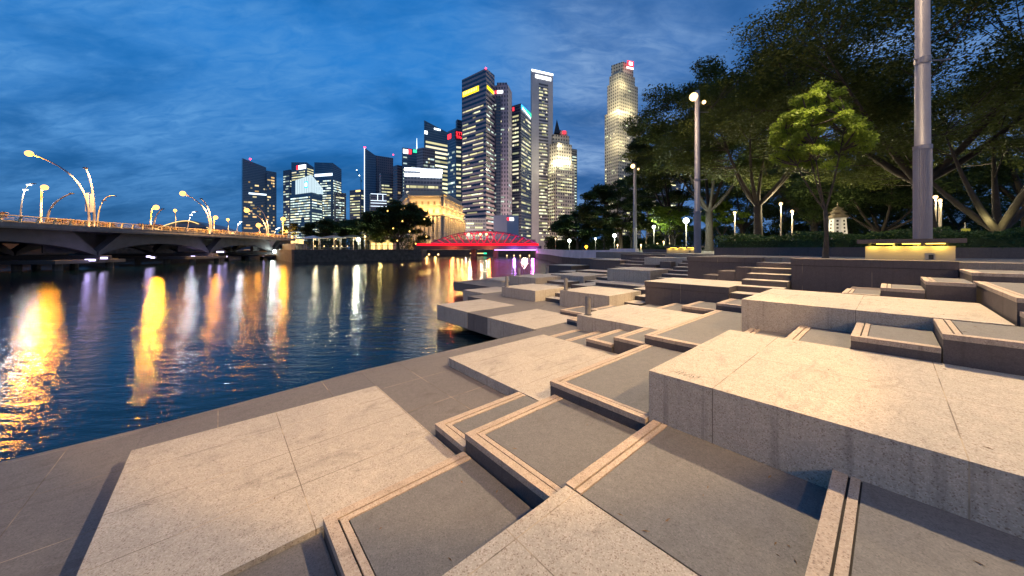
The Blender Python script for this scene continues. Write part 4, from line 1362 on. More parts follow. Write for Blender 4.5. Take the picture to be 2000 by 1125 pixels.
# fairy lights caught in the round tree
for i, (px, py, Y) in enumerate(((757, 412, 81), (786, 432, 80), (800, 452, 80), (829, 428, 83), (812, 476, 82), (776, 470, 81), (833, 462, 84), (768, 446, 82))):
    p = P(px, py, Y)
    t = thing('hanging_lantern', '%s small warm lantern hanging in the round dark tree' % ordn[i], 'lantern', p, 0, 'lanterns in the round dark tree')
    MB().ball((0, 0, 0), 0.16, 8).build('globe', E_GOLD, t, smooth=True)
    MB().tube([(0, 0, 0.1), (0, 0, 1.2)], 0.02, 4).build('cord', DARKM, t)

# ================================================================== RED TRUSS BRIDGE
YB = 115.0
xa, xb = PX(813, YB), PX(1052, YB)
t = thing('truss_bridge', 'arched steel truss bridge glowing red across the river mouth', 'bridge', (xa, YB, 0))
Wd = xb - xa
zc0, zc1 = PZ(480, YB), PZ(475.2, YB)
E_REDC = emis('glowing_red_chord', (1.0, 0.012, 0.03), 1.5)  # red light on the whole steel chord, put in as emission
E_REDM = emis('glowing_red_member', (1.0, 0.03, 0.10), 0.95)  # diagonals are plain steel too, their red lighting painted as emission
PURP = plain('purple_steel', (0.22, 0.07, 0.12), 0.5)
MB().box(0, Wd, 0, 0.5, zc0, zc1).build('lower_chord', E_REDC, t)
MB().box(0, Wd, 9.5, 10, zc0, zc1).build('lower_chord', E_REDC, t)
MB().box(-1, Wd + 1, 0.2, 9.8, PZ(487.5, YB), zc0 - 0.01).build('deck', CONCD, t)
ar = lambda u: PZ(474.5, YB) + (PZ(451.5, YB) - PZ(474.5, YB)) * (1 - abs(2 * u - 1) ** 2.2)
U0, U1 = 0.12, 0.985
NP = 16
for w0 in (0.1, 9.6):
    mb = MB()
    md = MB()
    mr = MB()
    pr = None
    for k in range(NP + 1):
        u = k / NP
        X_ = (U0 + (U1 - U0) * u) * Wd
        c = Vector((X_, w0, ar(u)))
        if pr is not None:
            mb.tube([pr, c], 0.17, 4)
        if 0 < k < NP:
            md.tube([(X_, w0, zc1), tuple(c)], 0.09, 4)
        if 0 < k <= NP:
            Xp = (U0 + (U1 - U0) * (k - 1) / NP) * Wd
            cp = Vector((Xp, w0, ar((k - 1) / NP)))
            # main diagonals lean towards mid-span, crossing in the middle
            if k <= NP // 2 + 2:
                mr.tube([tuple(cp), (X_, w0, zc1)], 0.16, 4)
            if k >= NP // 2 - 1:
                mr.tube([tuple(c), (Xp, w0, zc1)], 0.16, 4)
        pr = c
    mb.build('arched_chord', PURP if w0 < 1 else REDP, t)
    md.build('hangers', PURP, t)
    if w0 < 1:
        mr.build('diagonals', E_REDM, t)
for k in (5, 11):
    u = k / NP
    X_ = (U0 + (U1 - U0) * u) * Wd
    MB().tube([(X_, 0.1, ar(u)), (X_, 9.6, ar(u))], 0.12, 4).build('cross_beam', REDP, t)
MB().box(Wd * 0.12, Wd * 0.98, 3.0, 3.2, zc1, zc1 + 1.4).build('parapet', SAND, t)
MB().box(Wd * 0.64, Wd + 0.5, 0.0, 0.2, PZ(488.6, YB), PZ(487.7, YB)).build('led_strip', E_VIO, t)
for x_ in (Wd * 0.46, Wd * 0.645):
    MB().box(x_ - 0.8, x_ + 0.8, 2, 8, -2, PZ(487.6, YB)).build('pier', ROCK, t)
for i, px in enumerate((915, 938, 950)):
    p = P(px, 457.5, YB - 1.0)
    l = thing('bridge_lamp', ['left', 'middle', 'right'][i] + ' one of three bright lamps on top of the red truss bridge', 'lamp', (p.x, p.y, p.z), 0, 'lamps on the red truss bridge')
    MB().ball((0, 0, 0), 0.42, 10).build('globe', E_WARM, l, smooth=True)
    MB().tube([(0, 0, -0.2), (0, 0.8, -0.4)], 0.06, 6).build('bracket', DARKM, l)
    light('truss_light', (p.x, p.y + 5, p.z - 1.0), (1, 0.8, 0.5), 2600, 0.3)
light('violet_glow', (xa + Wd * 0.8, YB - 1.5, 0.9), (0.5, 0.2, 1.0), 1500, 0.4)
light('violet_glow', (xa + Wd * 0.95, YB - 1.5, 0.9), (0.9, 0.15, 0.8), 1500, 0.4)
light('red_glow', (xa + Wd * 0.3, YB - 2.5, 2.2), (1.0, 0.10, 0.03), 1800, 0.4)
light('red_glow', (xa + Wd * 0.6, YB - 2.5, 2.2), (1.0, 0.18, 0.05), 1500, 0.4)
# lamps along the river end bank, below the truss bridge
for i, px in enumerate((820, 838, 856, 990, 1004, 1016, 1034)):
    p = P(px, 497.0 if px < 900 else 499, 148 if px > 900 else 112)
    l = thing('bank_lamp', ['left', 'middle', 'right'][i % 3] + ' small warm lamp on the bank left below the truss bridge' if i < 3 else ordn[i - 3] + ' tiny lamp at the waterline right below the truss bridge', 'lamp',
              (p.x, p.y, p.z), 0, 'lamps at the waterline')
    MB().ball((0, 0, 0), 0.28, 8).build('globe', E_WARM, l, smooth=True)
    MB().tube([(0, 0, -1), (0, 0, 0)], 0.05, 5).build('post', DARKM, l)
t = thing('river_boat', 'long low boat with a yellow awning and green light beyond the truss bridge', 'boat', (PX(915, 138), 138, -0.78))
hull = [(-0.5, 1.2), (0.8, 0.2), (7, 0.0), (8.6, 1.2), (7, 2.4), (0.8, 2.2)]
MB().prism(hull, -0.3, 0.6).build('hull', BARK, t)
MB().box(0.6, 6.2, 0.2, 2.2, 0.95, 1.25).build('awning', E_GOLD2, t)
MB().box(6.2, 7.4, 0.2, 2.2, 0.8, 1.4).build('cabin', E_GS, t)
mb = MB()
for x_ in (0.8, 2.6, 4.4, 6.1):
    mb.box(x_, x_ + 0.08, 0.2, 0.28, 0.6, 0.96)
mb.build('awning_posts', DARKM, t)

# ================================================================== SKYLINE
WCOL = {'warm': [(1.0, 0.85, 0.45), (1.0, 0.78, 0.42), (0.95, 0.88, 0.6)],
        'cool': [(0.75, 0.92, 0.78), (0.85, 1.0, 0.85), (0.65, 0.85, 0.85), (1.0, 0.95, 0.6)],
        'yel': [(1.0, 0.93, 0.50), (0.92, 0.95, 0.60), (1.0, 0.9, 0.62)],
        'amber': [(1.0, 0.62, 0.25), (1.0, 0.72, 0.35), (1.0, 0.85, 0.5)]}


def lit(mb, p, q, z0, z1, fh, bw, prob, run=1, pal='yel', hf=0.42, wf=0.8, off=0.35, rd=None, s0=0.04, s1=0.96, gain=1.0, rowp=None):
    p, q = Vector((p[0], p[1])), Vector((q[0], q[1]))
    d = q - p
    L = d.length
    d.normalize()
    nrm = Vector((d.y, -d.x)) * off
    nf = int((z1 - z0) / fh)
    nb = max(1, int(L * (s1 - s0) / bw))
    for i in range(nf):
        rp = rd.random() if rowp is None else rowp
        pr = prob * (0.6 + 1.8 * rp)
        j = 0
        while j < nb:
            r = min(nb - j, rd.randint(1, max(1, run)))
            if rd.random() < pr:
                a = L * s0 + j * bw + bw * (1 - wf) * 0.5
                b = L * s0 + (j + r) * bw - bw * (1 - wf) * 0.5
                zb = z0 + i * fh + fh * 0.1
                c = rd.choice(WCOL[pal])
                g = gain * rd.uniform(0.25, 1.35) * (1.25 if rd.random() < 0.3 else 1.0)
                c = tuple(x * g for x in c)
                A, B = p + d * a + nrm, p + d * b + nrm
                mb.face([(A.x, A.y, zb), (B.x, B.y, zb), (B.x, B.y, zb + fh * hf), (A.x, A.y, zb + fh * hf)], 0, None, c)
            j += r


def foot(xl, xn, xr, D, dl, dr):
    N = Vector((PX(xn, D), D))
    Lp = Vector((PX(xl, D + dl), D + dl))
    R_ = Vector((PX(xr, D + dr), D + dr))
    return N, R_, Lp + R_ - N, Lp


def tower(name, lab, xl, xn, xr, yt, D, dl, dr, mat, win=None, winl=None, seed=0, zt=None, y0=None, cat='skyscraper', par=None, part='body', gain=1.0, yb=None):
    N, R_, B, Lp = foot(xl, xn, xr, D, dl, dr)
    z1 = PZ(yt, D)
    z0 = 1.5 if yb is None else PZ(yb, D)
    zts = [z1] * 4 if zt is None else [PZ(zt[0], D), PZ(zt[1], D + dr), PZ(zt[2], D + dl + dr), PZ(zt[3], D + dl)]
    rd = random.Random(seed)
    t = par or thing(name, lab, cat, (N.x, N.y, z0), 0, None)
    org = t.location
    MB().prism([tuple(N), tuple(R_), tuple(B), tuple(Lp)], z0, zts).build(part, mat, t, origin=org)
    mb = MB()
    ztop = min(zts[0], zts[1]) if zt else z1
    for w, (p, q) in ((win, (N, R_)), (winl, (Lp, N))):
        if w:
            w = dict(w)
            za = PZ(w.pop('ya', 470), D)
            zb = PZ(w.pop('yz'), D) if 'yz' in w else ztop - 6
            lit(mb, p, q, max(za, z0 + 1), zb, rd=rd, **w)
    if mb.f:
        mb.build('lit_window', WIN, t, origin=org, kind='stuff')
    return t, (N, R_, B, Lp), z1


def plate(t, p, q, s0, s1, z0, z1, mat, name='sign', off=0.6, th=0.5):
    p, q = Vector((p[0], p[1])), Vector((q[0], q[1]))
    d = (q - p)
    n = Vector((d.y, -d.x)).normalized()
    a, b = p + d * s0, p + d * s1
    return MB().prism([tuple(a + n * off), tuple(b + n * off), tuple(b + n * (off - th)), tuple(a + n * (off - th))][::-1] if False else
                      [tuple(a + n * off), tuple(b + n * off), tuple(b + n * (off - th)), tuple(a + n * (off - th))], z0, z1).build(name, mat, t, origin=t.location)


def letters(t, txt, p, q, s0, s1, z0, h, mat, off=0.8, name='sign_lettering'):
    cu = bpy.data.curves.new(name, 'FONT')
    cu.body = txt
    cu.size = h * 1.35
    cu.extrude = 0.1
    tmp = bpy.data.objects.new('tmp_text', cu)
    COL.objects.link(tmp)
    dg = bpy.context.evaluated_depsgraph_get()
    me = bpy.data.meshes.new_from_object(tmp.evaluated_get(dg))
    bpy.data.objects.remove(tmp)
    p, q = Vector((p[0], p[1])), Vector((q[0], q[1]))
    d = q - p
    L = d.length * (s1 - s0)
    wd = max(v.co.x for v in me.vertices) or 1
    sx_ = L / wd
    ang = math.atan2(d.y, d.x)
    n = Vector((d.y, -d.x)).normalized()
    a = p + d * s0 + n * off
    for v in me.vertices:
        x, y, z = v.co.x * sx_, v.co.y, v.co.z
        w = Vector((a.x + x * math.cos(ang) + z * n.x, a.y + x * math.sin(ang) + z * n.y, z0 + y))
        v.co = w - t.location
    me.materials.clear()
    me.materials.append(mat)
    o = bpy.data.objects.new(name, me)
    COL.objects.link(o)
    o.parent = t
    return o


def beacon(t, p, z, r=1.2):
    MB().ball((p[0], p[1], z + r), r, 8).build('beacon', E_REDL, t, origin=t.location, smooth=True)


# A twin dark residential tower
t, c, z = tower('apartment_tower', 'dark twin glass tower with slanted top and scattered amber windows, leftmost of the skyline', 472, 474, 520, 309, 800, 12, 30, FC_TEAL,
                dict(fh=7, bw=4.2, prob=0.17, run=2, pal='amber', hf=0.5, yz=335), seed=3, zt=[309, 327, 327, 309])
tower('', '', 520, 521, 540, 333, 815, 6, 20, FC_TEAL, dict(fh=7, bw=4.2, prob=0.2, run=2, pal='amber', hf=0.5), seed=4, par=t, part='lower_wing')
beacon(t, c[0] + Vector((12, 8)), z - 2, 2)
plate(t, c[0], c[1], 0.25, 1.0, PZ(378, 800), PZ(375, 800), E_BAND, 'sky_bridge_light')
# B..E office cluster
t, c, z = tower('office_tower', 'narrow dark tower at the left edge of the marina office cluster', 553, 566, 575, 331, 780, 12, 12, FC_DARK, dict(fh=6, bw=4, prob=0.4, run=3, pal='cool'), dict(fh=6, bw=4, prob=0.4, run=3, pal='cool'), seed=5)
t, c, z = tower('office_tower', 'office tower with a glowing red and white roof sign behind the glass-crowned tower', 569, 599, 613, 317, 740, 20, 22, FC_TEAL, dict(fh=5.5, bw=4, prob=0.75, run=5, pal='yel', yz=322, ya=345),
                dict(fh=5.5, bw=4, prob=0.6, run=4, pal='yel', yz=322, ya=350), seed=6, zt=[317, 327, 327, 317])
plate(t, c[3], c[0], 0.35, 0.50, PZ(329, 740), PZ(321, 740), E_RED)
plate(t, c[3], c[0], 0.50, 0.95, PZ(329, 740), PZ(321, 740), E_WS)
t, c, z = tower('office_tower', 'tall office tower with a rounded dark top right of the glass-crowned tower', 614, 650, 667, 317, 700, 12, 30, FC_TEAL, dict(fh=5.2, bw=3.4, prob=0.62, run=2, pal='cool', yz=345, gain=1.4),
                dict(fh=5.2, bw=3.4, prob=0.62, run=3, pal='cool', yz=345, gain=1.4), seed=7, zt=[318, 331, 325, 317])
plate(t, c[3], c[0], 0.03, 0.98, PZ(343, 700), PZ(338, 700), E_BAND, 'lit_floor')
tower('', '', 652, 655, 676, 375, 690, 6, 16, FC_DARK, dict(fh=5.2, bw=3.4, prob=0.55, run=2, pal='cool'), seed=8, par=t, part='lower_wing')
t, c, z = tower('office_tower', 'front office tower with a faceted white glowing glass crown and blue square sign', 566, 608, 630, 376, 620, 30, 30, FC_TEAL,
                dict(fh=5.0, bw=3.4, prob=0.72, run=4, pal='cool', yz=384, gain=1.4), dict(fh=5.0, bw=3.4, prob=0.72, run=4, pal='cool', yz=380, gain=1.4), seed=9)
mb = MB()
N, R_, B, Lp = foot(577, 608, 631, 618, 24, 26)
for (p, q, za, zb) in ((Lp, N, PZ(352, 640), PZ(341, 618)), (N, R_, PZ(341, 618), PZ(368, 640))):
    n = 7
    for k in range(n):
        a, b = p + (q - p) * (k / n), p + (q - p) * ((k + 0.9) / n)
        ha, hb = za + (zb - za) * k / n, za + (zb - za) * (k + 0.9) / n
        zl = PZ(376, 620)
        mb.face([(a.x, a.y, zl), (b.x, b.y, zl), (b.x, b.y, hb), (a.x, a.y, ha)])
mb.build('glass_crown', E_CROWN, t, origin=t.location)
plate(t, Lp, N, 0.62, 0.82, PZ(366, 618), PZ(353, 618), E_BS, off=1.2)
plate(t, Lp, N, 0.66, 0.78, PZ(363, 618), PZ(356, 618), E_WS, off=1.6, name='sign_emblem')
# F + cranes
t, c, z = tower('office_block', 'lower office block with yellowish floors left of the blade tower', 683, 705, 712, 370, 600, 10, 10, FC_DARK, dict(fh=5, bw=4, prob=0.5, run=4, pal='yel'), dict(fh=5, bw=4, prob=0.5, run=5, pal='yel'), seed=10, cat='office block')
plate(t, c[3], c[0], 0.55, 0.95, PZ(374, 600), PZ(371, 600), E_GOLD2, 'roof_light')
t = thing('tower_crane', 'thin tower crane with small lamps beside the blade tower', 'crane', (*P(705, 370, 620)[:2], PZ(370, 620)))
MB().tube([(0, 0, 0), (0, 0, 18)], 0.5, 4).build('mast', DARKM, t)
MB().tube([(2, 0, 14), (-8, 0, 36)], 0.45, 4).build('jib', DARKM, t)
MB().ball((-8, 0, 36), 0.9, 6).build('lamp', E_WHITE, t)
MB().ball((-3, 0, 26), 0.9, 6).build('lamp', E_WHITE, t)
# G blade tower
t, c, z = tower('blade_tower', 'dark brown tower with a glass blade edge traced by one bright vertical line', 729, 731, 768, 303, 560, 6, 18, FC_BROWN,
                dict(fh=7, bw=5, prob=0.10, run=2, pal='amber', hf=0.4), seed=12)
N, R_, B, Lp = foot(711, 712.5, 734, 552, 2, 6)
MB().prism([tuple(N), tuple(R_), tuple(B + Vector((0, 10))), tuple(Lp + Vector((0, 10)))], 1.5, [PZ(289, 552), PZ(304, 558), PZ(304, 558), PZ(289, 552)]).build('glass_blade', FC_TEAL, t, origin=t.location)
MB().tube([(N.x - 0.4, N.y - 0.5, 4), (N.x - 0.4, N.y - 0.5, PZ(289, 552))], 0.55, 5).build('edge_light', E_BAND, t, origin=t.location)
beacon(t, N, PZ(290, 552), 1.6)
beacon(t, c[1], PZ(303, 578), 0.9)
t, c, z = tower('office_tower', 'smaller curved dark tower in front of the blade tower with yellow floors', 741, 744, 768, 338, 520, 6, 8, FC_DARK, dict(fh=5, bw=4, prob=0.3, run=3, pal='yel', yz=350), seed=13)
t, c, z = tower('office_block', 'low frame building with white lit outline below the blade tower', 722, 724, 755, 378, 470, 6, 6, FC_DARK, None, seed=14, cat='office block')
for yy in (378, 391, 396, 402):
    plate(t, c[0], c[1], 0.0, 1.0, PZ(yy + 0.8, 470), PZ(yy, 470), E_BAND, 'outline_light')
for k in (0.42, 0.75):
    plate(t, c[0], c[1], k, k + 0.03, PZ(391, 470), PZ(379, 470), E_BAND, 'outline_light')
t, c, z = tower('office_tower', 'shadowy cylindrical tower left of the floodlit white-banded block', 768, 776, 792, 322, 500, 8, 10, FC_DARK, dict(fh=7, bw=5, prob=0.08, run=1, pal='amber'), seed=15)
# I, J
t, c, z = tower('office_tower', 'green-tinted office tower with a red and white corner sign', 785, 786, 814, 288, 500, 4, 10, FC_TEAL, dict(fh=4.6, bw=3, prob=0.75, run=6, pal='cool', yz=300), seed=16)
plate(t, c[0], c[1], 0.05, 0.38, PZ(299, 500), PZ(291, 500), E_WS)
plate(t, c[0], c[1], 0.38, 0.62, PZ(299, 500), PZ(290, 500), E_RED)
plate(t, c[0], c[1], 0.74, 1.0, PZ(295, 500), PZ(289, 500), E_GS, 'roof_glow')
MB().tube([(c[1].x, c[1].y, z), (c[1].x, c[1].y, PZ(268, 505))], [0.9, 0.3], 5).build('spire', E_BAND, t, origin=t.location)
t, c, z = tower('office_tower', 'squat grey tower with a framed top right of the spire', 814, 826, 850, 288, 470, 6, 10, FC_OLD, dict(fh=5, bw=3.2, prob=0.25, run=2, pal='cool', yz=300), seed=17)
t, c, z = tower('office_tower', 'glass tower with a slanted roof and bright cream floor bands', 828, 829, 884, 235, 540, 3, 30, FC_TEAL, dict(fh=7.2, bw=5, prob=0.92, run=14, pal='yel', hf=0.46, wf=1.0, yz=262, gain=1.3), seed=18, zt=[235, 264, 264, 235])
plate(t, c[0], c[1], 0.33, 0.55, PZ(252, 548), PZ(249, 548), E_WS)
plate(t, c[0], c[1], 0.0, 0.10, PZ(262, 542), PZ(256, 542), E_WS)
# white banded building
t, c, z = tower('banded_block', 'office block with two blazing white bands behind the golden hotel', 789, 790, 864, 326, 320, 4, 6, FC_OLD, dict(fh=5.6, bw=3.4, prob=0.5, run=2, pal='yel', hf=0.4, yz=352), seed=20, cat='office block')
plate(t, c[0], c[1], 0.0, 0.42, PZ(333, 320), PZ(328, 320), emis('blazing_band', (0.82, 0.90, 1.0), 6), 'light_band', off=1.0, th=1.0)
plate(t, c[0], c[1], 0.42, 1.0, PZ(337, 320), PZ(329, 320), MATS['blazing_band'], 'light_band', off=1.0, th=1.0)
plate(t, c[0], c[1], 0.0, 0.42, PZ(344, 320), PZ(338.5, 320), MATS['blazing_band'], 'light_band', off=1.0, th=1.0)
plate(t, c[0], c[1], 0.42, 0.98, PZ(345, 320), PZ(339, 320), MATS['blazing_band'], 'light_band', off=1.0, th=1.0)
# L + M
t, c, z = tower('curved_tower', 'blue-glass tower with two red signs left of the ribbon-windowed tower', 874, 890, 906, 250, 440, 14, 4, FC_TEAL, dict(fh=5.8, bw=3.4, prob=0.5, run=3, pal='yel', yz=276), dict(fh=5.8, bw=3.4, prob=0.15, run=2, pal='cool'), seed=21)
plate(t, c[0], c[1], -0.1, 0.98, PZ(271, 438), PZ(255, 438), plain('sign_back', (0.10, 0.02, 0.03), 0.6), 'sign_panel')
letters(t, 'STR', c[0], c[1], 0.0, 0.95, PZ(262, 438), 4.0, E_RED, off=1.3)
letters(t, 'TRA', c[0], c[1], 0.0, 0.95, PZ(269.5, 438), 4.0, E_RED, off=1.3)
plate(t, c[3], c[0], 0.05, 0.45, PZ(272, 452), PZ(263, 452), E_RED, 'red_corner_sign')
tower('', '', 890, 893, 906, 233, 470, 6, 6, FC_DARK, dict(fh=6, bw=4, prob=0.1, run=1, pal='cool'), seed=22, par=t, part='rear_shaft')
# N ribbon tower
t, c, z = tower('ribbon_tower', 'tallest dark tower of the centre with ribbon windows and a bright yellow roof sign', 902, 949, 966, 135, 400, 26, 22, FC_RIB,
                dict(fh=5.6, bw=3.2, prob=0.35, run=3, pal='cool', hf=0.30, yz=188, ya=452), dict(fh=5.6, bw=2.6, prob=0.42, run=7, pal='yel', hf=0.30, yz=195, ya=452), seed=23, zt=[133, 147, 152, 156])
plate(t, c[3], c[0], 0.05, 0.72, PZ(181, 412), PZ(171, 412), E_YS)
plate(t, c[0], c[1], 0.12, 0.85, PZ(172, 402), PZ(166, 402), E_YS)
mb = MB()
N, R_, B, Lp = c
d_ = (N - Lp)
for k in range(9):
    a = Lp + d_ * (0.10 + 0.066 * k)
    b = a + d_ * 0.035
    nn = Vector((d_.y, -d_.x)).normalized() * 1.3
    mb.face([(a.x + nn.x, a.y + nn.y, PZ(179, 412)), (b.x + nn.x, b.y + nn.y, PZ(179, 412)), (b.x + nn.x, b.y + nn.y, PZ(173, 412)), (a.x + nn.x, a.y + nn.y, PZ(173, 412))])
mb.build('sign_strokes', E_GOLD, t, origin=t.location)
beacon(t, N, z, 1.0)
tower('', '', 907, 908, 950, 426, 385, 3, 3, FC_OLD, dict(fh=4.6, bw=5, prob=0.4, run=3, pal='yel', yz=430), seed=24, par=t, part='podium', gain=1)
# O pink tower
t, c, z = tower('pink_tower', 'slim pinkish white tower with vertical window strips and a red-white sign', 963, 992, 1000, 165, 425, 3, 22, FC_PINK,
                dict(fh=5.4, bw=3.6, prob=0.05, run=1, pal='cool'), dict(fh=5.4, bw=3.6, prob=0.25, run=2, pal='cool', hf=0.35, yz=195, gain=0.8), seed=25)
plate(t, c[3], c[0], 0.28, 0.66, PZ(181, 425), PZ(176, 425), E_WS)
plate(t, c[3], c[0], 0.06, 0.26, PZ(181, 425), PZ(176, 425), E_RED)
MB().box(c[0].x - 15, c[0].x - 9, c[0].y - 1.5, c[0].y, 3, PZ(190, 425)).build('dark_window_strip', FC_DARK, t, origin=t.location)
MB().prism([tuple(c[0] + Vector((-14, 1))), tuple(c[0] + Vector((-1, 1))), tuple(c[0] + Vector((-1, 14))), tuple(c[0] + Vector((-14, 14)))], z, z + 3).build('roof_box', FC_PINK, t, origin=t.location)
# small white block with sign
t, c, z = tower('white_block', 'small blank white block with a red and white sign beside the truss bridge', 964, 990, 1013, 420, 300, 4, 6, plain('blank_white', (0.42, 0.42, 0.50), 0.6, 0, 0.06), None, seed=26, cat='building')
plate(t, c[0], c[1], 0.0, 0.2, PZ(430, 300), PZ(425, 300), E_RED)
plate(t, c[0], c[1], 0.2, 0.55, PZ(430, 300), PZ(425, 300), E_WS)
# P dark tower
t, c, z = tower('dark_tower', 'dark square tower full of yellow lit floors with a blue-green roof sign', 1000, 1017, 1038, 202, 450, 8, 34, FC_DARK,
                dict(fh=5.6, bw=3.6, prob=0.42, run=4, pal='yel', hf=0.42, yz=218), dict(fh=5.6, bw=3.6, prob=0.42, run=3, pal='yel', hf=0.42, yz=212), seed=27)

plate(t, c[0], c[1], 0.04, 0.5, PZ(216, 458), PZ(208, 458), E_BS)
plate(t, c[0], c[1], 0.5, 0.95, PZ(221, 466), PZ(213, 466), E_GS)
mb = MB()
d_ = c[1] - c[0]
nn = Vector((d_.y, -d_.x)).normalized() * 1.2
for k in range(7):
    a = c[0] + d_ * (0.10 + 0.115 * k)
    b = a + d_ * 0.055
    yy = 210 + 4.6 * (0.1 + 0.115 * k) * 1.6
    mb.face([(a.x + nn.x, a.y + nn.y, PZ(yy + 5, 456)), (b.x + nn.x, b.y + nn.y, PZ(yy + 5, 456)), (b.x + nn.x, b.y + nn.y, PZ(yy + 0.6, 456)), (a.x + nn.x, a.y + nn.y, PZ(yy + 0.6, 456))])
mb.build('sign_strokes', E_WS, t, origin=t.location)
plate(t, c[3], c[0], 0.1, 0.25, PZ(214, 452), PZ(207, 452), E_RED, 'red_corner_sign')
# Q slab tower
t, c, z = tower('slab_tower', 'tallest pale grey slab tower with a blazing white roof edge', 1036.5, 1038, 1080, 135, 500, 3, 14, FC_GREY,
                dict(fh=5.0, bw=2.4, prob=0.42, run=3, pal='yel', hf=0.45, yz=160, s0=0.34, s1=0.78), seed=28)
mb = MB()
N, R_ = c[0], c[1]
rd = random.Random(5)
zz_ = PZ(455, 500)
while zz_ < PZ(160, 500):
    d_ = R_ - N
    nn = Vector((d_.y, -d_.x)).normalized() * 0.2
    if not (PZ(262, 500) > zz_ > PZ(236, 500) - 20 and False):
        for k in range(8):
            a = N + d_ * (0.34 + 0.055 * k)
            b = a + d_ * 0.042
            mb.face([(a.x + nn.x, a.y + nn.y, zz_), (b.x + nn.x, b.y + nn.y, zz_), (b.x + nn.x, b.y + nn.y, zz_ + 2.6), (a.x + nn.x, a.y + nn.y, zz_ + 2.6)])
    zz_ += 5.0
mb.build('dark_window', plain('dark_pane', (0.03, 0.03, 0.04), 0.3), t, origin=t.location, kind='stuff')
plate(t, c[0], c[1], 0.0, 1.0, PZ(138.5, 500), PZ(135, 500), E_WS, 'roof_edge_light')
plate(t, c[0], c[1], 0.18, 0.9, PZ(150, 500), PZ(144, 500), E_WS, 'sign')
# R stepped tower with pyramid
t, c, z = tower('stepped_tower', 'beige stepped tower with a dark pyramid spire and glowing upper storeys', 1070, 1086, 1122, 316, 470, 14, 16, FC_BEIGE,
                dict(fh=4.6, bw=3.4, prob=0.42, run=3, pal='yel', hf=0.4, yz=322), dict(fh=4.6, bw=3.4, prob=0.42, run=2, pal='yel', hf=0.4, yz=322), seed=30)
tower('', '', 1073, 1088, 1117, 278, 476, 10, 12, FC_BEIGE, None, seed=31, par=t, part='upper_storeys', yb=318)
tower('', '', 1077, 1080, 1112, 262, 482, 4, 8, FC_BEIGE, None, seed=31, par=t, part='top_storeys', yb=280)
tower('', '', 1092, 1094, 1108, 254, 486, 3, 6, FC_BEIGE, None, seed=31, par=t, part='roof_block', yb=264)
mb = MB()
cx_, cy_ = PX(1088, 488), 490
b_ = 6.5
for k in range(4):
    a0, a1 = math.pi / 4 + k * math.pi / 2, math.pi / 4 + (k + 1) * math.pi / 2
    mb.face([(cx_ + b_ * math.cos(a0), cy_ + b_ * math.sin(a0), PZ(262, 490)), (cx_ + b_ * math.cos(a1), cy_ + b_ * math.sin(a1), PZ(262, 490)), (cx_, cy_, PZ(233, 490))])
mb.build('pyramid_roof', DARKM, t, origin=t.location)
plate(t, (PX(1098, 485), 485), (PX(1106, 485), 485), 0.1, 0.9, PZ(262, 485), PZ(256, 485), E_RED, off=1)
for px, py, dd, w in ((1076, 314, 470, 15000), (1084, 315, 468, 20000), (1097, 315, 472, 22000), (1112, 315, 478, 20000), (1096, 282, 474, 7000)):
    light('tower_flood', P(px, py, dd), (1.0, 0.93, 0.62), w, 1.0)
tower('office_tower', 'slim dark tower peeping out right of the beige stepped tower', 1112, 1114, 1127, 290, 560, 4, 6, FC_DARK, dict(fh=5, bw=3, prob=0.6, run=4, pal='cool', yz=296), seed=32)
# T tall stepped tower
t, c, z = tower('tall_stepped_tower', 'tallest beige stepped tower with red square sign and golden floodlit setbacks, standing alone', 1181, 1207, 1252, 212, 520, 26, 30, FC_BEIGE,
                dict(fh=4.8, bw=3.6, prob=0.16, run=2, pal='yel', hf=0.4, yz=216), dict(fh=4.8, bw=3.6, prob=0.12, run=1, pal='yel', hf=0.4, yz=216), seed=33)
tower('', '', 1186, 1210, 1246, 156, 526, 20, 24, FC_BEIGE, dict(fh=4.8, bw=3.6, prob=0.10, run=2, pal='yel', hf=0.4, yz=160, ya=208), seed=34, par=t, part='middle_storeys', yb=213)
tower('', '', 1190, 1211, 1240, 140, 530, 16, 18, FC_BEIGE, None, seed=35, par=t, part='upper_storeys', yb=158)
tower('', '', 1194, 1217, 1237, 120, 534, 12, 12, FC_BEIGE, None, seed=36, par=t, part='crown_storeys', yb=142)
plate(t, (PX(1217, 530), 530), (PX(1236, 536), 536), 0.35, 1.0, PZ(128, 530), PZ(117.5, 530), E_RED, off=2)
plate(t, (PX(1217, 530), 530), (PX(1236, 536), 536), 0.52, 0.85, PZ(126, 530), PZ(120, 530), E_WS, 'sign_emblem', off=2.6)
plate(t, (PX(1217, 530), 530), (PX(1236, 536), 536), 0.3, 1.0, PZ(133, 530), PZ(130, 530), E_WS, 'light_band', off=2)
for px, py, dd, w in ((1189, 209, 533, 16000), (1200, 210, 523, 20000), (1213, 211, 520, 22000), (1228, 210, 527, 20000), (1242, 210, 538, 16000),
                      (1186, 272, 528, 14000), (1200, 274, 516, 18000), (1214, 274, 514, 18000), (1230, 272, 522, 14000),
                      (1195, 157, 532, 10000), (1210, 157, 522, 14000), (1228, 157, 530, 14000), (1216, 141, 527, 5000)):
    light('tower_flood', P(px, py + 2, dd - 9), (1.0, 0.88, 0.50), w * 0.95, 1.0)
tower('office_block', 'low office block glimpsed through the trees left of the lamp pole', 1262, 1264, 1330, 322, 480, 8, 10, FC_OLD, dict(fh=5, bw=4, prob=0.3, run=3, pal='yel'), seed=37, cat='office block')
tower('office_block', 'grey civic building glimpsed between the tree trunks on the right', 1690, 1700, 1790, 432, 95, 10, 12, CONCL, dict(fh=2.4, bw=2.0, prob=0.5, run=2, pal='yel', off=0.1), seed=38, cat='office block')
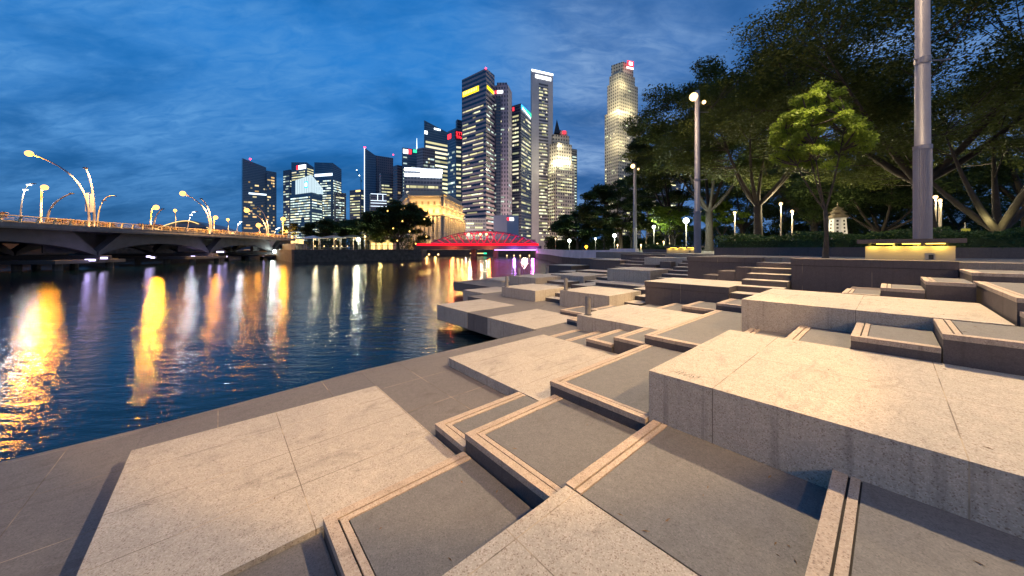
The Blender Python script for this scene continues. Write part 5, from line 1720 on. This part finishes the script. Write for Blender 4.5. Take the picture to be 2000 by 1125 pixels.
tower('office_block', 'grey civic building with amber windows glimpsed behind the right-hand tree', 1850, 1860, 2010, 415, 80, 10, 12, CONCL, dict(fh=2.4, bw=2.0, prob=0.4, run=2, pal='amber', off=0.1), seed=39, cat='office block')

# ================================================================== GOLDEN HOTEL
D0 = 185.0
A1, A2 = Vector((PX(797, D0), D0)), Vector((PX(863, D0), D0))
RR, LL = Vector((PX(907, 236), 236)), Vector((PX(774, 226), 226))
hot = thing('grand_hotel', 'golden floodlit neoclassical hotel with columns beside the truss bridge', 'hotel', (A1.x, D0, 1.7))


def ring(k, z0, z1, mat, name, grow=0.0):
    cen = (A1 + A2 + RR + LL) / 4
    pts = []
    for p in (A1, A2, RR, Vector((RR.x - 30, 262)), Vector((LL.x + 5, 262)), LL):
        d = p - cen
        pts.append(tuple(cen + d * (k + grow / d.length)))
    MB().prism(pts, z0, z1).build(name, mat, hot, origin=hot.location)


zc_ = lambda y: PZ(y, D0)
ring(1.0, 1.7, zc_(421), FC_STONE, 'main_storeys')
ring(1.0, zc_(421), zc_(417.5), SAND, 'cornice', 1.1)
ring(0.985, zc_(417.5), zc_(404), FC_STONE, 'attic_storey')
ring(0.985, zc_(404), zc_(401.5), SAND, 'cornice', 0.8)
ring(0.95, zc_(401.5), zc_(384), FC_STONE, 'upper_storeys')
ring(0.95, zc_(384), zc_(381.5), SAND, 'cornice', 0.8)
ring(0.92, zc_(381.5), zc_(371), SAND, 'roof_storey')
# giant columns between storeys on the river front and the right flank
mb = MB()
for p, q, n in ((A1, A2, 8), (A2, RR, 12)):
    d = q - p
    nn = Vector((d.y, -d.x)).normalized() * 0.6
    for k in range(n):
        c_ = p + d * ((k + 0.5) / n) + nn
        mb.tube([(c_.x, c_.y, 5.5), (c_.x, c_.y, zc_(422.5))], [0.85, 0.72], 10)
mb.build('columns', SAND, hot, origin=hot.location, smooth=True)
# two pedimented corner pavilions
for s_ in (0.14, 0.84):
    c_ = A1 + (A2 - A1) * s_
    mb = MB()
    mb.box(c_.x - 3.4, c_.x + 3.4, D0 + 2.6, D0 + 8, zc_(401), zc_(379))
    mb.build('pavilion', SAND, hot, origin=hot.location)
    mb = MB()
    z0_ = zc_(379)
    F_ = [(c_.x - 4.2, D0 + 2.0, z0_), (c_.x + 4.2, D0 + 2.0, z0_), (c_.x, D0 + 2.0, z0_ + 2.3)]
    K_ = [(x, D0 + 9, z) for x, _, z in F_]
    mb.face(F_)
    mb.face(K_[::-1])
    for k in range(3):
        mb.face([F_[k], K_[k], K_[(k + 1) % 3], F_[(k + 1) % 3]])
    mb.build('pediment', SAND, hot, origin=hot.location)
    MB().box(c_.x - 2.4, c_.x + 2.4, D0 + 2.2, D0 + 2.5, zc_(384), zc_(381)).build('lit_opening', E_GOLD2, hot, origin=hot.location)
MB().box(A1.x + 5.6, A2.x - 5.6, D0 + 2.5, D0 + 5, zc_(392.5), zc_(384)).build('tiled_roof', TILE_R, hot, origin=hot.location)
for p, q, s0, s1, y0_, y1_, D_ in ((A2, RR, 0.05, 0.62, 374.5, 371.5, 185), (LL, A1, 0.25, 0.9, 374.5, 371.5, 185)):
    plate(hot, p, q, s0, s1, zc_(375), zc_(372.5), emis('yellow_green_led', (0.9, 0.85, 0.05), 2.2) if 'yellow_green_led' not in MATS else MATS['yellow_green_led'], 'roof_led', off=-1.5)
for p, q in ((A1, A2), (A2, RR), (LL, A1)):
    for yy in (416.5, 400.5):
        plate(hot, p, q, 0.02, 0.98, zc_(yy + 0.7), zc_(yy), E_GOLD2, 'ledge_light', off=0.9, th=0.3)
mb = MB()
rd = random.Random(9)
for p, q in ((A1, A2), (A2, RR), (LL, A1)):
    lit(mb, p, q, zc_(415), zc_(404), 3.6, 3.0, 0.55, 1, 'amber', 0.55, 0.4, 0.3, rd)
    lit(mb, p, q, 6, zc_(424), 5.0, 3.4, 0.35, 1, 'amber', 0.5, 0.3, 0.3, rd)
mb.build('lit_window', WIN, hot, origin=hot.location, kind='stuff')
GW = (1.0, 0.60, 0.17)
for p, q, n in ((A1, A2, 4), (A2, RR, 5), (LL, A1, 2)):
    d = q - p
    nn = Vector((d.y, -d.x)).normalized()
    for k in range(n):
        c_ = p + d * ((k + 0.5) / n)
        a = c_ + nn * 5
        light('hotel_flood', (a.x, a.y, 4.5), GW, 1100, 0.4)
        a = c_ + nn * 2.2
        light('hotel_flood', (a.x, a.y, zc_(417) + 1.2), GW, 2200, 0.3)
        a = c_ + nn * 1.4
        light('hotel_flood', (a.x, a.y, zc_(401) + 1.0), GW, 700, 0.3)

t = thing('embankment', 'dark embankment wall on the bay side behind the road bridge', 'wall', (-103, 20, 0.9))
MB().box(-0.6, 0, 0, 98, 0, 2.6).build('wall', ROCK, t)
MB().box(-0.9, 0.2, 0, 98, 2.6, 2.8).build('coping', CONCD, t)

# added point lights without fixtures, brightening the tower facades
for px, D, w in ((500, 700, 260000), (600, 540, 200000), (745, 420, 130000), (850, 290, 50000), (905, 345, 110000), (1025, 380, 90000), (1060, 380, 150000), (1190, 380, 150000)):
    light('facade_fill', (PX(px, D), D, 14), (1.0, 0.70, 0.55), w, 3.0)


def shrub_belt(pa, pb, h, w, lab, n):
    pa, pb = Vector(pa), Vector(pb)
    d = pb - pa
    rot = math.atan2(d.y, d.x)
    L = d.length
    t = thing('shrub_belt', lab, 'shrubs', (pa.x, pa.y, 1.86), rot, 'dark shrub belts behind the park')
    C = np.column_stack((RNG.uniform(0, L, n), RNG.uniform(0, w, n), RNG.uniform(0, 1, n)))
    C[:, 2] **= 0.8
    C[:, 2] *= h * (0.75 + 0.2 * np.sin(C[:, 0] * 0.9) + 0.12 * np.sin(C[:, 0] * 2.3 + 1))
    leaves_obj('foliage', C, 0.24, LEAF_D, t, 0.3)


shrub_belt((PX(1320, 75), 75), (PX(1660, 66), 66), 7.0, 4, 'dark shrub belt behind the hooded lamp and the pale forked trunk', 22000)
shrub_belt((PX(1660, 66), 66), (PX(2060, 60), 60), 7.0, 4, 'dark shrub belt behind the pagoda and the right-hand trees', 26000)
shrub_belt((PX(1062, 108), 108), (PX(1320, 76), 76), 4.6, 3, 'dark shrub belt behind the river wall lamps', 26000)

LITTER = plain('dry_leaf', (0.16, 0.09, 0.035), 0.8, 0, 0.5, 20)
mb = MB()
rl = random.Random(12)
spots = [(1.95, 3.3, -0.3, 1.5, 0.4425, 16), (3.4, 5.9, -1.5, 1.6, 0.9405, 18), (3.3, 5.8, 3.1, 5.4, 0.1505, 10), (7.3, 9.6, -0.9, 1.6, 1.2705, 16), (2.0, 3.3, 1.7, 2.8, 0.2945, 7),
         (0.8, 1.8, 1.7, 2.8, 0.1145, 6), (-0.6, 1.8, 3.1, 5.3, 0.0205, 8), (6.1, 7.2, -1.5, -0.4, 1.2565, 10), (3.4, 5.8, 1.8, 2.9, 0.4445, 7), (2.0, 3.3, -1.5, 0.1, 0.5945, 14), (6.0, 9.7, 1.8, 2.95, 0.5945, 10)]
for u0, u1, v0, v1, z, n in spots:
    for k in range(n):
        u, v = rl.uniform(u0, u1), rl.uniform(v0, v1)
        a = rl.uniform(0, 6.28)
        L, w = rl.uniform(0.012, 0.030), rl.uniform(0.003, 0.008)
        e1 = Vector((math.cos(a), math.sin(a), 0))
        e2 = Vector((-math.sin(a), math.cos(a), 0))
        c = UV(u, v, z)
        mb.face([c - e1 * L, c - e2 * w + Vector((0, 0, 0.004)), c + e1 * L + Vector((0, 0, 0.002)), c + e2 * w + Vector((0, 0, 0.003))])
o = mb.build('leaf_litter', LITTER)
o['kind'] = 'stuff'

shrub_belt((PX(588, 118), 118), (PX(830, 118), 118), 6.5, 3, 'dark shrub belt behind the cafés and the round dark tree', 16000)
